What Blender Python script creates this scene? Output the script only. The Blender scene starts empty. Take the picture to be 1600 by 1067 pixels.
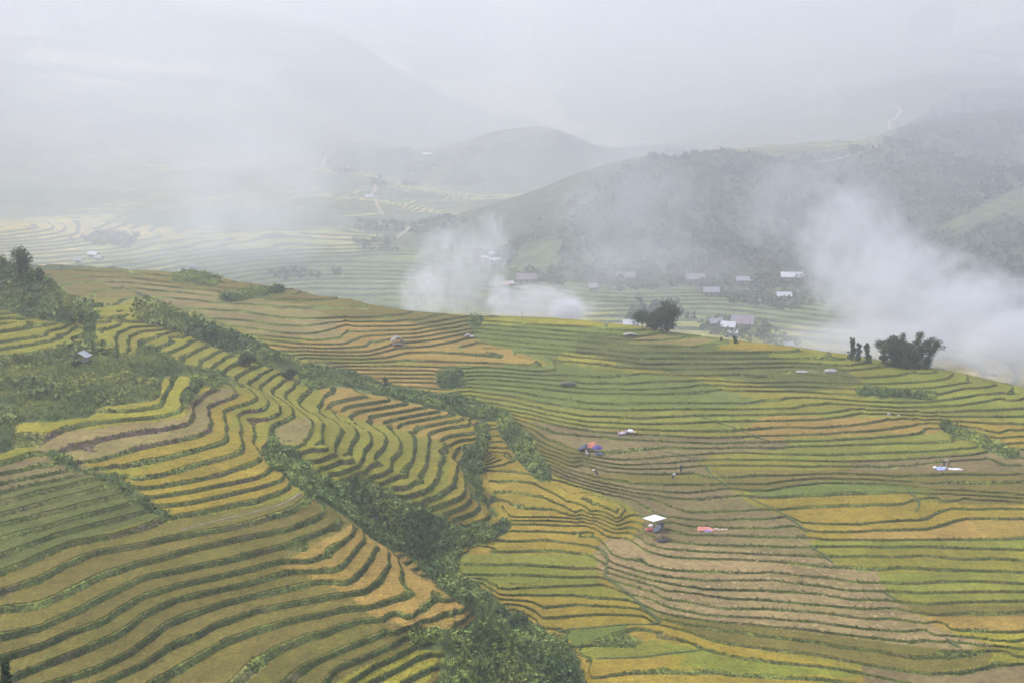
import bpy, math, random
import numpy as np
C = bpy.context.scene
# ---------------------------------------------------------------- camera
FPX, CU, CV, PITCH = 2222.0, 800.0, 533.5, math.radians(9.8)
cam_d = bpy.data.cameras.new('camera'); cam = bpy.data.objects.new('camera', cam_d)
C.collection.objects.link(cam); C.camera = cam
cam_d.sensor_width = 36.0; cam_d.lens = 36.0 * FPX / 1600.0
cam_d.clip_start = 1.0; cam_d.clip_end = 20000.0
cam.location = (0, 0, 0); cam.rotation_euler = (math.pi / 2 - PITCH, 0, 0)
# ---------------------------------------------------------------- light
SUN_EL, SUN_AZ = math.radians(55), math.radians(-75)     # azimuth measured from +Y towards +X
W = bpy.data.worlds.new('World'); C.world = W; W.use_nodes = True
wn = W.node_tree; wn.nodes.clear()
sky = wn.nodes.new('ShaderNodeTexSky'); sky.sky_type = 'NISHITA'; sky.sun_disc = False
sky.sun_elevation = SUN_EL; sky.sun_rotation = SUN_AZ
sky.air_density = 1.0; sky.dust_density = 4.0; sky.ozone_density = 1.0
bg = wn.nodes.new('ShaderNodeBackground'); bg.inputs['Strength'].default_value = 0.15
wo = wn.nodes.new('ShaderNodeOutputWorld')
wn.links.new(sky.outputs[0], bg.inputs[0]); wn.links.new(bg.outputs[0], wo.inputs[0])
sd = bpy.data.lights.new('sun', 'SUN'); so = bpy.data.objects.new('sun', sd); C.collection.objects.link(so)
sd.energy = 1.6; sd.angle = math.radians(12); sd.color = (1.0, 0.965, 0.90)
so.rotation_euler = (math.pi / 2 - SUN_EL, 0, math.pi - SUN_AZ)
C.view_settings.view_transform = 'Standard'; C.view_settings.look = 'None'
C.view_settings.exposure = 1.15; C.view_settings.gamma = 1.0
C.cycles.use_denoising = True
C.cycles.max_bounces = 6; C.cycles.diffuse_bounces = 2; C.cycles.volume_bounces = 4
C.cycles.transparent_max_bounces = 8
HAZE = .00045
random.seed(7); rng = np.random.default_rng(7)
SP, CP = math.sin(PITCH), math.cos(PITCH)

def tv(v):
    """drop per metre of depth along a photo row"""
    q = (CV - v) / FPX
    return -(-SP + q * CP) / (CP + q * SP)
def av(u, v):
    """sideways per metre of depth"""
    q = (CV - v) / FPX
    return (u - CU) / FPX / (CP + q * SP)
def proj(x, y, z):
    cy = y * CP - z * SP; cu = y * SP + z * CP
    return CU + FPX * x / cy, CV - FPX * cu / cy
# ---------------------------------------------------------------- survey of the valley: terrace edges and spot heights
def GA(L):   # left spur: level number (counted downhill) -> height
    L = np.asarray(L, float)
    if L.ndim == 0 and L >= 100: return -57.9 - .75 * (L - 100)          # far side of the spur
    return np.where(L <= 9, -50 - .7 * L, -56.3 - .9 * (L - 9))
def GA2(L):  # lower spur, facing the gully
    L = np.asarray(L, float)
    return np.where(L <= 9, -50 - .7 * L, np.where(L <= 17, -56.3 - 1.0 * (L - 9), -64.3 - 1.26 * (L - 17)))
KB_L = [-100, 0, 8, 20, 34, 47, 61, 75]; KB_Z = [-120., -80., -76.8, -72., -66.4, -60.2, -52., -43.]
def GB(L):
    return np.interp(L, KB_L, KB_Z)
LA = {
 '0': '150,641 200,642 252,635',
 '1': '25,692 48,694 75,682 100,670 140,662 200,656 250,651 282,643 287,635 282,622 288,611 308,601 315,596',
 '2': '-150,755 0,725 50,710 82,708 112,697 150,688 200,677 250,670 295,661 303,648 300,636 315,620 340,606 352,600',
 '3': '-150,775 0,740 50,730 107,721 150,720 188,709 225,698 275,688 312,680 331,670 328,652 325,635 343,627 368,620 370,612 357,600 335,594',
 '4': '140,733 188,730 225,722 275,712 312,702 350,690 357,685 353,670 351,643 362,637 390,630 403,624 400,615 380,603',
 '5': '185,745 215,747 250,743 288,732 325,722 362,712 381,702 380,690 374,678 377,668 373,648 385,642 402,642 415,637 421,630 418,624 405,612',
 '6': '200,760 217,764 250,760 300,752 350,740 398,723 408,715 407,706 402,698',
 '6b': '397,685 398,672 387,655 400,656 420,655 437,647 440,637 432,628 415,615',
 '7': '225,776 237,778 300,767 350,757 400,747 422,737 428,725 418,715 409,704 414,696 422,690 421,680 425,665 445,657 460,650 462,643 450,632 430,620',
 '8': '240,790 250,791 300,785 350,775 400,763 440,751 449,740 440,728',
 '8b': '465,700 480,687 487,675 490,660 482,652 470,645 455,632',
 '9': '-150,950 0,895 37,882 62,870 112,847 175,837 225,822 267,807 320,798 360,790 400,783 440,767 455,757 450,746',
 '9b': '462,710 487,702 502,695 505,685 502,673 507,662 495,650 470,637',
 '3.75': '-150,797 0,756 75,740 130,729', '4.5': '-150,812 0,769 75,752 155,735', '5.25': '-150,832 0,787 100,762 182,740',
 '6c': '-150,852 0,805 100,780 200,753', '6.75': '-150,870 0,820 100,797 215,768',
 '7.5': '-150,895 0,843 62,827 100,815 150,803 230,783', '8.25': '-150,925 0,872 37,857 87,836 175,815 212,805 245,794',
 '10': '-150,970 0,925 62,905 112,877 150,862 212,854 262,842 300,835 350,827 400,815 450,799 487,782',
 '11': '-150,990 0,953 62,945 105,927 155,900 212,882 275,865 312,855 350,847 400,836 450,827 500,807 512,797',
 '12': '-150,1035 0,995 62,980 125,952 155,935 187,920 225,902 300,887 350,877 400,865 450,850 500,832 540,812',
 '13': '-150,1070 0,1028 62,1010 112,987 162,970 187,952 225,932 275,915 337,902 400,887 442,876 475,880 507,867 540,845 560,822',
 '14': '-150,1115 20,1060 75,1037 125,1017 175,995 200,980 225,960 275,937 337,922 400,909 462,890 485,892 512,895 535,885 555,862 572,838',
 '15': '-60,1110 87,1067 150,1047 200,1022 237,997 262,975 300,960 350,942 400,931 462,918 507,905 540,912 560,900 575,882 592,848',
 '16': '60,1110 162,1067 225,1037 275,1007 312,992 337,977 400,954 475,940 540,928 570,925 595,907 607,887 607,855',
 '17': '160,1110 240,1067 287,1040 322,1020 360,1000 400,985 450,970 537,953 575,950 612,938 637,928 630,905 622,873',
 '18': '320,1110 370,1067 400,1042 425,1020 475,998 512,988 530,979 560,970 597,968 617,973 645,968 653,952 677,938 675,925',
 '19': '400,1110 445,1067 470,1045 512,1025 562,1005 595,992 612,978 635,981 662,970 705,966 712,948',
 '20': '480,1110 512,1062 525,1045 575,1025 612,1010 635,993 660,985 690,978 722,973 739,955',
 '21': '510,1110 550,1065 587,1040 625,1025 640,1017', '22': '530,1110 575,1067 612,1050 650,1030 675,1020',
 '23': '590,1110 632,1065 662,1050 687,1040',
 '10b': '475,727 500,720 525,708 524,695 532,685 537,672 525,660 500,648',
 '11b': '490,738 520,727 545,713 548,700 555,688 560,673 545,662',
 '12b': '503,755 512,746 550,733 565,723 568,710 580,693 580,678 562,668',
 '13b': '570,738 583,725 588,713 600,698 605,685 598,676',
 '14b': '577,745 600,743 612,730 613,717 625,707 626,692 620,680',
 '15b': '595,755 613,748 637,735 645,720 648,702 650,682',
 '16b': '607,764 637,762 662,740 668,720 670,695 673,683',
 '17b': '630,776 660,772 683,750 686,728 692,715 702,703',
 '18b': '645,787 675,780 705,762 711,748 717,722',
 '19b': '662,795 690,790 722,777 728,765', '20b': '690,805 712,797 730,788 735,778',
 '21b': '707,812 735,805 748,795 748,783', '22b': '725,820 755,815 766,808 762,798',
 '0S': '513,632 545,625 575,619', '1S': '537,637 570,632 607,626', '2S': '552,645 600,637 640,630',
 '3S': '577,651 620,645 667,636', '4S': '602,659 650,650 695,643', '5S': '622,664 650,657 715,646',
 '6S': '650,670 690,662 727,655', '7S': '670,676 700,668 740,664', '8S': '700,682 730,677 748,674',
 '-3': '215,537 245,527 277,515', '-2': '245,545 270,535 295,523', '-1': '262,553 285,542 307,531', '0q': '280,565 305,550 330,538',
 '1q': '312,566 350,546', '2q': '335,573 362,554', '3q': '347,582 382,563', '4q': '365,592 400,574', '5q': '385,603 412,583',
 '6q': '403,608 430,586', '7q': '425,612 452,588', '8q': '447,617 472,590', '9q': '470,622 490,603', '9.5q': '490,628 507,608',
 '-6': '160,515 158,540', '-5': '184,522 180,547', '-4': '203,529 198,553',
 '-5l': '-150,585 0,558 62,552 122,538 131,522', '-6l': '-150,570 0,546 50,538 100,526 118,510 125,497',
 '-7': '-150,555 0,535 80,524', '-8': '-150,540 0,519 62,510', '-9': '-150,522 0,505 45,497', '-10': '-150,505 0,491 27,488',
 '-6r': '150,503 180,497 212,490', '-7r': '137,487 175,480 215,474',
}
LB = {
 '20': '795,817 860,818 925,821 945,836 980,841 1012,860 1050,869 1100,872 1200,875 1250,880 1305,886 1375,886 1450,888 1600,893 1750,897',
 '19': '772,829 800,829 875,831 915,836 937,841 955,863 975,873 992,876 1037,888 1100,894 1200,894 1275,900 1337,909 1378,910 1425,910 1475,907 1600,912 1750,915',
 '18': '735,845 800,844 862,844 900,848 932,854 958,880 1012,895 1050,900 1100,905 1200,905 1275,915 1325,922 1375,922 1437,926 1500,924 1600,925 1750,928',
 '17': '722,863 800,862 862,861 925,865 950,886 992,900 1037,912 1100,920 1200,922 1287,928 1337,937 1387,936 1400,940 1450,944 1512,940 1600,940 1750,942',
 '16': '722,882 800,882 875,886 935,889 1000,908 1050,918 1100,927 1150,935 1200,937 1287,945 1350,950 1400,949 1462,964 1512,957 1600,957 1750,958',
 '15': '722,898 800,897 875,901 935,902 990,915 1025,925 1040,935 1087,940 1137,950 1200,951 1275,955 1350,964 1400,967 1437,972 1475,985 1537,986 1600,985 1750,988',
 '14': '762,913 800,915 875,916 942,914 975,925 1020,935 1050,950 1100,960 1200,965 1275,971 1350,982 1412,986 1462,979 1485,992 1540,1000 1600,1010 1750,1020',
 '13': '780,930 800,931 862,929 925,934 975,936 1007,945 1030,956 1100,968 1200,977 1275,984 1350,995 1425,1000 1485,1000 1540,1006 1600,1014 1750,1025',
 '12': '847,950 900,945 950,947 1000,950 1020,962 1050,972 1078,976 1150,985 1200,994 1325,1012 1425,1026 1500,1024 1560,1015 1600,1018 1750,1030',
 '11': '845,966 900,961 950,960 1007,962 1030,975 1075,985 1112,1000 1200,1015 1275,1023 1335,1034 1375,1041 1450,1052 1500,1052 1550,1044 1600,1036 1750,1040',
 '10': '897,1011 950,1005 1012,997 1050,996 1075,1002 1100,1012 1150,1025 1200,1035 1275,1041 1335,1047 1400,1062 1450,1075 1600,1070',
 '9': '922,1060 1000,1053 1100,1048 1200,1055 1262,1061 1310,1063 1358,1070', '8': '900,1088 1100,1083 1300,1092',
 '21': '1005,847 1037,856 1100,861 1200,866 1290,870 1350,869 1425,869 1600,876 1750,880',
 '22': '1040,842 1075,848 1100,851 1200,854 1260,855 1275,853 1350,854 1450,854 1600,859 1750,864',
 '23': '1037,825 1075,835 1200,838 1265,838 1290,843 1350,844 1450,844 1550,842 1600,840 1750,838',
 '24': '1050,814 1075,821 1137,825 1200,825 1245,820 1270,830 1287,830 1375,829 1450,826 1512,810 1600,809 1750,812',
 '25': '850,739 865,748 900,758 950,769 987,778 1012,793 1025,805 1055,809 1100,812 1200,810 1230,806 1250,817 1350,819 1437,812 1465,803 1487,795 1600,796 1750,798',
 '26': '990,774 1025,777 1050,791 1075,800 1125,800 1190,795 1215,797 1300,790 1412,787 1427,780 1475,775 1600,784',
 '27': '985,769 1050,777 1112,780 1157,774 1200,777 1325,773 1400,770 1440,771 1500,775',
 '28': '880,736 925,752 975,762 1025,767 1075,770 1135,762 1160,766 1200,766 1250,758 1287,754 1350,755 1412,758 1467,766 1600,773 1750,775',
 '29': '882,731 937,747 1000,753 1050,757 1110,757 1200,756 1237,750 1275,747 1350,749 1450,754 1525,752 1600,751 1750,750',
 '30': '905,724 950,735 1000,739 1050,740 1087,739 1107,745 1200,744 1312,740 1400,744 1475,742 1600,741 1750,740',
 '31': '912,720 950,729 1000,733 1050,731 1087,728 1150,727 1200,727 1325,729 1425,725 1500,718 1550,715',
 '32': '912,716 937,721 975,726 1025,724 1087,719 1200,718 1325,721 1425,717 1505,712 1545,706',
 '33': '830,680 860,698 890,708 920,712 950,716 1000,717 1050,713 1112,708 1150,706 1200,709 1300,711 1425,707 1520,700 1552,693',
 '34': '942,706 975,705 1000,702 1050,699 1112,700 1200,699 1287,697 1425,692 1487,690 1502,683 1490,677',
 '35': '770,646 800,652 837,665 862,676 925,682 1000,686 1050,690 1125,692 1200,690 1300,688 1400,682 1462,675 1475,667 1462,661',
 '36': '820,649 862,662 925,673 962,676 1025,679 1100,683 1200,681 1300,677 1400,670 1440,662 1430,655',
 '37': '740,630 800,643 850,653 882,660 927,668 975,670 1050,673 1150,673 1200,669 1300,667 1362,661 1392,655 1385,648',
 '38': '738,625 800,635 850,647 912,658 1000,662 1075,661 1125,658 1200,657 1275,655 1337,648 1350,642',
 '39': '737,619 800,627 850,640 912,650 1000,654 1087,649 1200,647.5 1287,646 1320,642 1332,638',
 '40': '733,610 800,620 862,631 925,640 975,641 1100,639 1200,639 1237,639 1262,633 1255,628',
 '41': '730,604 800,611 850,620 912,629 950,632 1025,630 1162,630 1198,625',
 '42': '722,599 800,603 875,611 950,615 1050,615 1100,613 1128,608',
 '43': '735,592 800,595 875,603 925,608 1000,609 1075,605 1098,600',
 '44': '740,586 825,591 900,598 950,600 1000,597 1022,593', '45': '740,580 800,584 875,590 950,593 980,591 995,588',
 '46': '740,575 800,579 862,582 925,585 960,587',
 '22c': '795,808 860,809 895,810', '23c': '795,789 850,795 868,794',
 '24c': '766,769 806,770 853,778 882,790 900,803', '25c': '745,752 800,752 835,755 875,771 912,789 925,802',
 '26c': '755,735 800,737 832,740 850,755 882,771 925,785 955,797 965,806', '27c': '760,713 800,716 815,719',
 '28c': '760,700 800,701', '29c': '757,689 793,690', '30c': '755,680 787,681', '31c': '752,672 780,673',
 '53': '760,502 850,508 925,511 985,513', '52': '745,507 900,519 965,525 998,526 1036,520',
 '51': '740,513 820,520 900,526 987,532 1031,531 1072,527', '50': '740,520 820,527 900,533 987,540 1086,542 1135,534',
 '49': '740,528 820,536 900,542 987,551 1118,552 1221,550', '48': '745,535 900,550 998,560 1118,561 1200,560 1285,561 1300,558',
 '47': '760,545 933,560 1009,569 1140,569 1237,567 1325,572 1350,568', '46': '850,560 965,574 1053,578 1140,576 1250,573 1320,579 1375,574',
 '45': '1000,583 1086,587 1250,586 1350,590 1395,587 1428,582', '44': '1110,594 1184,599 1250,597 1350,600 1420,599 1463,594',
 '43e': '1150,603 1250,604 1350,608 1450,607 1485,602', '42e': '1180,611 1250,612 1350,618 1420,620 1475,615 1507,607',
 '41e': '1230,621 1270,621 1350,627 1450,628 1535,616', '40e': '1290,629 1400,637 1500,634 1565,622', '39e': '1350,640 1450,645 1600,638',
 '38e': '1370,645 1450,651 1600,651', '37e': '1405,652 1500,658 1600,663', '36e': '1450,659 1520,668 1562,677 1578,669',
 '35e': '1500,672 1555,685 1610,680', '34e': '1535,686 1568,695',
 '61': '-150,422 100,421 160,425 310,427', '60': '0,428 200,434 350,450 430,455 452,451', '58.5': '200,445 330,458 400,464 487,465',
 '57.5': '330,468 420,472 550,474', '57': '425,480 557,480', '56': '500,497 575,496 637,491', '55': '512,503 612,503 640,499', '54': '575,510 650,509',
 '53f': '370,521 490,532 530,527 545,518 540,509', '52f': '400,529 470,537 535,538 556,530', '51f': '455,543 500,545 567,542 582,532',
 '50f': '465,548 525,550 575,550 607,541', '49f': '475,553 567,557 621,544', '48f': '525,561 600,560 637,551 700,550 750,556 790,554',
 '47f': '520,567 562,567 637,563 750,567 850,572', '46f': '575,573 625,572 735,576', '45f': '550,577 675,579 728,582',
 '44f': '557,585 677,585', '43f': '557,590 675,591', '42f': '600,597 685,598', '41f': '645,606 690,607',
}
def tolines(D, G):
    out = []
    for k, s in D.items():
        lv = float(k.rstrip('abcdefghijklmnopqrstuvwxyz').rstrip('S')); lv = lv + 100 if k.endswith('S') else lv
        out.append((float((GA2 if G is GA and k.endswith('b') else G)(lv)), np.array([[float(t) for t in p.split(',')] for p in s.split()])))
    return out
LINES = tolines(LA, GA) + tolines(LB, GB)
# crest of the middle ridge: u, v, level
CREST = [(760,497,53.6),(850,499,53.6),(930,505,53.3),(1000,512,52.6),(1050,521,51.5),(1120,531,50.4),(1180,538,49.7),(1221,546,49.3),
 (1300,554,48.2),(1350,563,47.3),(1400,570,46.4),(1460,578,45.2),(1540,596,43),(1600,612,41),(100,414,62),(310,424,61.6),(380,442,61),(450,448,60.5),
 (550,467,57.8),(640,488,55.4),(720,500,53.9),(-200,405,63)]
SPOT = [(435,715,-56.8),(470,745,-59.3),(510,772,-62.5),(560,803,-66),(620,835,-69.5),(700,885,-74),(760,935,-76.5),(830,990,-77.3),(870,1040,-77.5),(900,1100,-78.5),
 (780,850,-73.5),(800,960,-77),(700,1010,-70),(760,1060,-73.5),
 (745,725,-68.3),(735,760,-70.8),(765,800,-71.5),(790,818,-72.1),(750,690,-65),(700,635,-64),(620,615,-62.4),(560,600,-61.2),(520,585,-60),
 (32,425,-36),(0,400,-33.5),(100,440,-38.5),(200,468,-42),(300,497,-46),(400,543,-50.5),(450,568,-53.5),(480,588,-57),(60,470,-40.5),(150,472,-42),
 (0,600,-47.9),(0,650,-49.8),(100,610,-48.4),(128,568,-47.2),(200,570,-48.6),(250,602,-49.6),(300,572,-50),(-200,395,-30),(-200,620,-47),(-200,720,-50.5),
 (50,690,-51),(260,560,-48.9)]
HID = [(200,335,-53),(100,335,-52),(0,335,-50),(0,375,-51),(300,318,-54),(-200,350,-48),(750,420,-80),(750,520,-108),(950,400,-72),(950,500,-104),
 (1100,385,-75),(1100,480,-105),(1300,380,-78),(1300,460,-104),(1450,350,-72),(1600,335,-72),(1600,430,-103),(1750,300,-70),(450,430,-72),(450,520,-97),(600,400,-72),(600,500,-104),
 (200,470,-64),(200,560,-88),(0,480,-60),(0,600,-86),(-200,500,-58),(-200,620,-84),(750,640,-114),(1100,640,-114),(1500,600,-113),(1800,450,-104),(450,650,-106),(1800,600,-106),
 (810,2100,-75),(1050,1350,-68),(1250,1400,-60),(700,2000,-75),(950,1900,-80),(1500,1600,-20)]
FAR = [(750,487,728),(1100,480,740),(1400,500,690),(1600,560,600),(300,440,800),(450,460,790),(100,420,820),(600,430,850),(800,440,820),(1000,452,775),(1240,442,790),
 (300,380,950),(600,380,960),(0,370,930),(770,390,930),(300,320,1200),(600,320,1200),(780,342,1180),(0,280,1350),(300,260,1500),(550,260,1450),
 (810,205,1620),(730,228,1600),(880,214,1600),(680,262,1600),(950,262,1600),(800,270,1560),(700,300,1400),(900,300,1380),(620,230,1900),(450,200,1850),(150,200,1700),(0,150,1700),(-200,150,1700),
 (150,100,2100),(400,60,2300),(400,140,2000),(560,80,2300),(650,120,2450),(650,180,2200),(900,180,2300),(900,100,2700),(100,0,2500),(500,0,3000),(800,0,3400),(1100,0,3200),(1400,0,2800),(1650,0,2400),
 (-200,-50,2500),(0,-150,3200),(800,-150,4200),(1600,-150,3200),(2000,0,2200),(-300,300,1200),(-300,420,800),
 (800,385,905),(870,335,960),(960,272,1010),(1050,237,1050),(1150,239,1070),(1240,253,1080),(1300,247,1110),(1375,229,1150),(1450,190,1450),(1520,150,1750),(1600,120,2000),(1800,60,2200),
 (900,385,900),(1000,350,930),(1100,330,950),(1100,400,870),(1250,330,960),(1250,400,870),(1400,300,1000),(1400,400,850),(1500,250,1150),(1550,350,900),(1600,450,760),(1600,250,1200),(1800,350,850),
 (820,420,840),(1000,440,795),(1400,455,745),(1560,495,680),(1800,520,640),
 (1100,210,1800),(1250,200,1800),(1300,150,2000),(1450,120,1900),(1000,150,2300),(1200,90,2500)]
# plots: photo outline -> crop (later ones win).  Y yellow-green, B bright yellow, G gold, O orange gold, N green, g fresh green-yellow, D dull olive brown,
# T tan stubble, S straw rows, P ploughed pink-brown, K dull dark green, V far pale rice
PLOTS = [
 ('Y','-400,400 1300,400 2000,600 2000,1200 -400,1200'),
 ('Y','-400,560 500,560 780,640 770,830 430,720 200,800 -400,800'),
 ('D','-400,900 0,900 110,850 270,810 465,778 480,765 560,812 600,850 700,925 760,960 700,1120 -400,1120'),
 ('O','435,885 470,862 560,812 575,815 600,850 640,870 690,925 745,960 735,982 640,977 590,967 545,927 500,907'),
 ('B','520,1067 560,1045 640,1015 650,1000 690,1010 680,1040 640,1120 500,1120'),
 ('G','175,748 250,725 390,660 400,690 445,700 470,745 455,768 275,808 250,790 215,765'),
 ('B','20,660 150,636 255,620 255,590 325,585 325,610 290,625 290,647 100,672 50,697 20,697'),
 ('T','48,698 100,672 290,652 300,620 370,598 378,628 335,675 110,725'),
 ('G','330,640 345,628 400,610 408,625 362,640 360,690 300,708 140,735 110,728 330,675'),
 ('P','-200,730 0,722 90,712 160,735 0,775 -200,810'),('K','-200,805 0,772 160,737 190,742 265,805 110,850 0,897 -200,950'),
 ('Y','300,590 470,580 500,600 560,612 520,640 620,665 770,790 770,825 640,800 570,750 500,760 470,720 440,700 420,660 380,610'),
 ('T','420,668 450,660 480,650 488,665 478,690 440,695 420,690'),
 ('O','500,605 580,608 770,660 745,690 690,690 600,665 510,642'),
 ('D','-300,400 100,400 330,420 560,460 745,500 745,530 600,500 480,510 380,490 300,470 -300,450'),
 ('T','150,428 330,455 480,478 528,500 535,532 400,523 330,495 150,440'),
 ('O','520,500 640,505 740,530 795,545 860,572 740,577 640,565 470,552 400,540 540,530'),
 ('O','540,566 730,575 700,600 690,612 640,605 550,592'),
 ('D','480,560 540,566 560,595 480,580'),
 ('N','690,572 870,570 980,580 1130,598 1225,627 1100,640 900,640 735,608'),
 ('g','738,612 900,640 1200,636 1330,640 1400,655 1500,672 1560,695 1500,720 1200,712 1200,680 930,668 740,632'),
 ('N','740,496 1040,515 1140,532 1100,560 1000,575 870,572 800,548 740,530'),
 ('K','900,520 1300,560 1350,600 1250,615 1000,575 900,550'),
 ('D','880,575 1000,582 1120,585 1130,596 980,580'),
 ('B','880,548 960,562 960,574 870,566'),('B','745,497 985,505 1035,518 985,513 750,506'),('T','1000,522 1075,527 1130,531 1085,540 980,535'),('G','1140,533 1240,543 1220,549 1120,545'),
 ('g','1200,548 1400,565 1560,595 1700,640 1700,665 1350,640 1350,575 1200,560'),
 ('Y','1080,588 1150,592 1340,635 1200,632 1120,605'),
 ('G','1340,652 1500,655 1620,665 1700,720 1560,700 1470,665'),
 ('O','1200,648 1400,655 1475,668 1460,676 1200,686 1150,676'),('g','1200,690 1500,680 1550,697 1500,715 1200,720'),
 ('D','-0,0 0,0 0,0'),
 ('D','795,648 830,668 900,700 925,715 860,728 815,680'),
 ('P','830,660 1000,676 1150,684 1235,690 1225,702 1115,708 1095,722 1110,745 1140,765 1190,795 1245,812 1268,845 1298,872 1180,868 990,840 1008,815 985,790 870,742 860,728 925,715 860,690'),
 ('D','905,738 1000,742 1090,740 1140,757 1130,764 1000,755 915,750'),
 ('D','1110,735 1600,730 1800,730 1800,795 1470,790 1430,760 1150,765'),
 ('P','1330,722 1600,700 1800,700 1800,728 1560,735 1330,736'),
 ('N','1160,768 1240,757 1290,750 1400,755 1460,770 1200,778'),
 ('G','1160,778 1420,768 1430,785 1600,790 1800,790 1800,845 1265,845 1240,808'),('O','1330,825 1450,830 1500,812 1620,806 1800,806 1800,838 1450,844 1330,842'),
 ('g','1262,846 1600,842 1800,842 1800,862 1280,856'),('Y','1270,856 1800,862 1800,895 1310,888'),('g','1370,893 1800,897 1800,945 1460,942 1390,935'),
 ('D','1390,940 1460,945 1800,945 1800,965 1460,962'),('O','1400,962 1800,962 1800,990 1480,985'),('B','1480,988 1800,990 1800,1012 1560,1010'),
 ('G','700,640 820,648 850,740 1010,812 985,842 925,862 938,900 1000,940 1030,965 1110,1000 1340,1046 1420,1070 1400,1120 860,1120 700,900'),
 ('D','795,648 830,668 900,700 925,715 870,742 845,745 800,690'),
 ('g','715,864 930,867 937,915 1000,938 830,932 715,905'),('Y','760,912 935,915 980,935 850,935'),('N','872,986 980,977 990,998 897,1010'),
 ('g','900,1013 1020,998 1100,1015 1140,1030 1050,1025 920,1033'),('g','1080,1022 1340,1045 1340,1058 1180,1055 1060,1040'),
 ('S','928,862 950,838 985,841 1290,870 1310,886 1370,890 1383,925 1400,940 1475,985 1560,1010 1490,1016 1200,978 1015,958 935,890'),
 ('D','1018,958 1200,979 1490,1016 1560,1012 1540,1042 1450,1051 1340,1035 1110,1000'),
 ('P','1345,1036 1450,1053 1560,1040 1800,1012 1800,1120 1370,1120 1350,1062'),
]
WILD = [
 '-400,360 0,378 110,413 215,460 300,488 400,533 480,580 440,578 330,538 277,512 215,497 214,470 130,484 110,505 45,495 0,478 -400,478',
 '-400,575 0,562 62,557 130,543 150,547 205,557 225,541 280,569 347,586 385,607 345,594 320,582 280,584 250,590 248,622 150,632 145,645 20,660 18,700 -400,740',
 '425,690 465,703 470,714 500,757 570,748 640,792 700,818 765,823 792,812 797,825 760,848 720,850 716,870 713,900 760,930 850,988 893,1015 915,1067 930,1200 680,1200 690,1045 700,1015 645,1005 640,985 748,980 744,952 692,918 640,866 590,842 545,808 512,790 485,775 455,752 450,738 425,727 410,705',
 '768,803 740,775 728,747 722,728 726,703 750,692 742,672 755,664 766,668 758,700 752,715 745,750 757,790 793,812',
 '470,575 550,585 600,600 650,612 700,617 735,625 800,648 795,658 750,655 700,640 640,626 560,607 515,600 490,605 470,600',
 '683,578 722,577 727,602 688,605', '783,652 812,668 850,722 864,745 842,750 800,700 778,670',
 '1335,609 1462,615 1465,623 1400,622 1340,616', '1462,662 1478,660 1555,693 1592,706 1580,716 1545,702',
 '112,487 135,484 150,490 146,520 150,545 138,545 134,510', '300,588 345,596 340,604 318,600 303,615 290,640 288,622 300,602',
 '82,706 105,724 140,737 182,747 200,762 225,780 245,796 266,808 262,811 238,799 215,782 192,764 175,750 135,739 98,727 70,710',
 '740,497 760,496 750,506 730,512', '300,424 345,435 340,445 260,436', '460,448 430,460 360,470 330,465 380,455',
]
FOREST = ['775,400 800,378 870,332 960,268 1045,233 1240,248 1375,226 1500,140 2100,60 2100,540 1560,505 1400,462 1230,450 1000,447 830,432 810,410']
# ---------------------------------------------------------------- height field of the valley
DA, DR = 4.0 / FPX, 0.006
A0, A1, Y0, Y1 = -0.50, 0.50, 88.0, 5200.0
NA = int((A1 - A0) / DA) + 1; NR = int(math.log(Y1 / Y0) / DR) + 1
ga = A0 + DA * np.arange(NA); gr = math.log(Y0) + DR * np.arange(NR)
cons = []
for z, P in LINES:
    for (u0, v0), (u1, v1) in zip(P[:-1], P[1:]):
        n = max(1, int(math.hypot(u1 - u0, v1 - v0) / 3))
        for k in range(n + (1 if (u1, v1) == tuple(P[-1]) else 0)):
            t = k / n; cons.append((u0 + (u1 - u0) * t, v0 + (v1 - v0) * t, z))
cons = np.array(cons)
ca = av(cons[:, 0], cons[:, 1]); cy = -cons[:, 2] / tv(cons[:, 1]); cz = cons[:, 2]
pts = [(av(u, v), -float(GB(L)) / tv(v), float(GB(L))) for u, v, L in CREST]
pts += [(av(u, v), -z / tv(v), z) for u, v, z in SPOT]
pts += [(av(u, 400), y, z) for u, y, z in HID]
pts += [(av(u, v), y, -y * tv(v)) for u, v, y in FAR]
pts = np.array(pts)
sub = np.arange(0, len(cons), 14)
ra = np.concatenate([pts[:, 0], ca[sub]]); ry = np.log(np.concatenate([pts[:, 1], cy[sub]])); rz = np.concatenate([pts[:, 2], cz[sub]])
def tps(ax, ay, bx, by):
    d2 = (ax[:, None] - bx[None]) ** 2 + (ay[:, None] - by[None]) ** 2 + 1e-7
    return d2 * np.log(d2) * 0.5
n = len(ra)
M = np.zeros((n + 3, n + 3)); M[:n, :n] = tps(ra, ry, ra, ry) + np.eye(n) * 2e-5
M[:n, n] = 1; M[:n, n + 1] = ra; M[:n, n + 2] = ry; M[n:, :n] = M[:n, n:].T
wt = np.linalg.solve(M, np.concatenate([rz, np.zeros(3)]))
cs = 4
sa = ga[::cs]; sr = gr[::cs]; sa = np.append(sa, sa[-1] + DA * cs); sr = np.append(sr, sr[-1] + DR * cs)
SA, SR = np.meshgrid(sa, sr); fa, fr = SA.ravel(), SR.ravel(); Z = np.empty(fa.size)
for i in range(0, fa.size, 8000):
    s = slice(i, i + 8000)
    Z[s] = tps(fa[s], fr[s], ra, ry) @ wt[:n] + wt[n] + wt[n + 1] * fa[s] + wt[n + 2] * fr[s]
Zc = Z.reshape(SA.shape)
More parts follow.
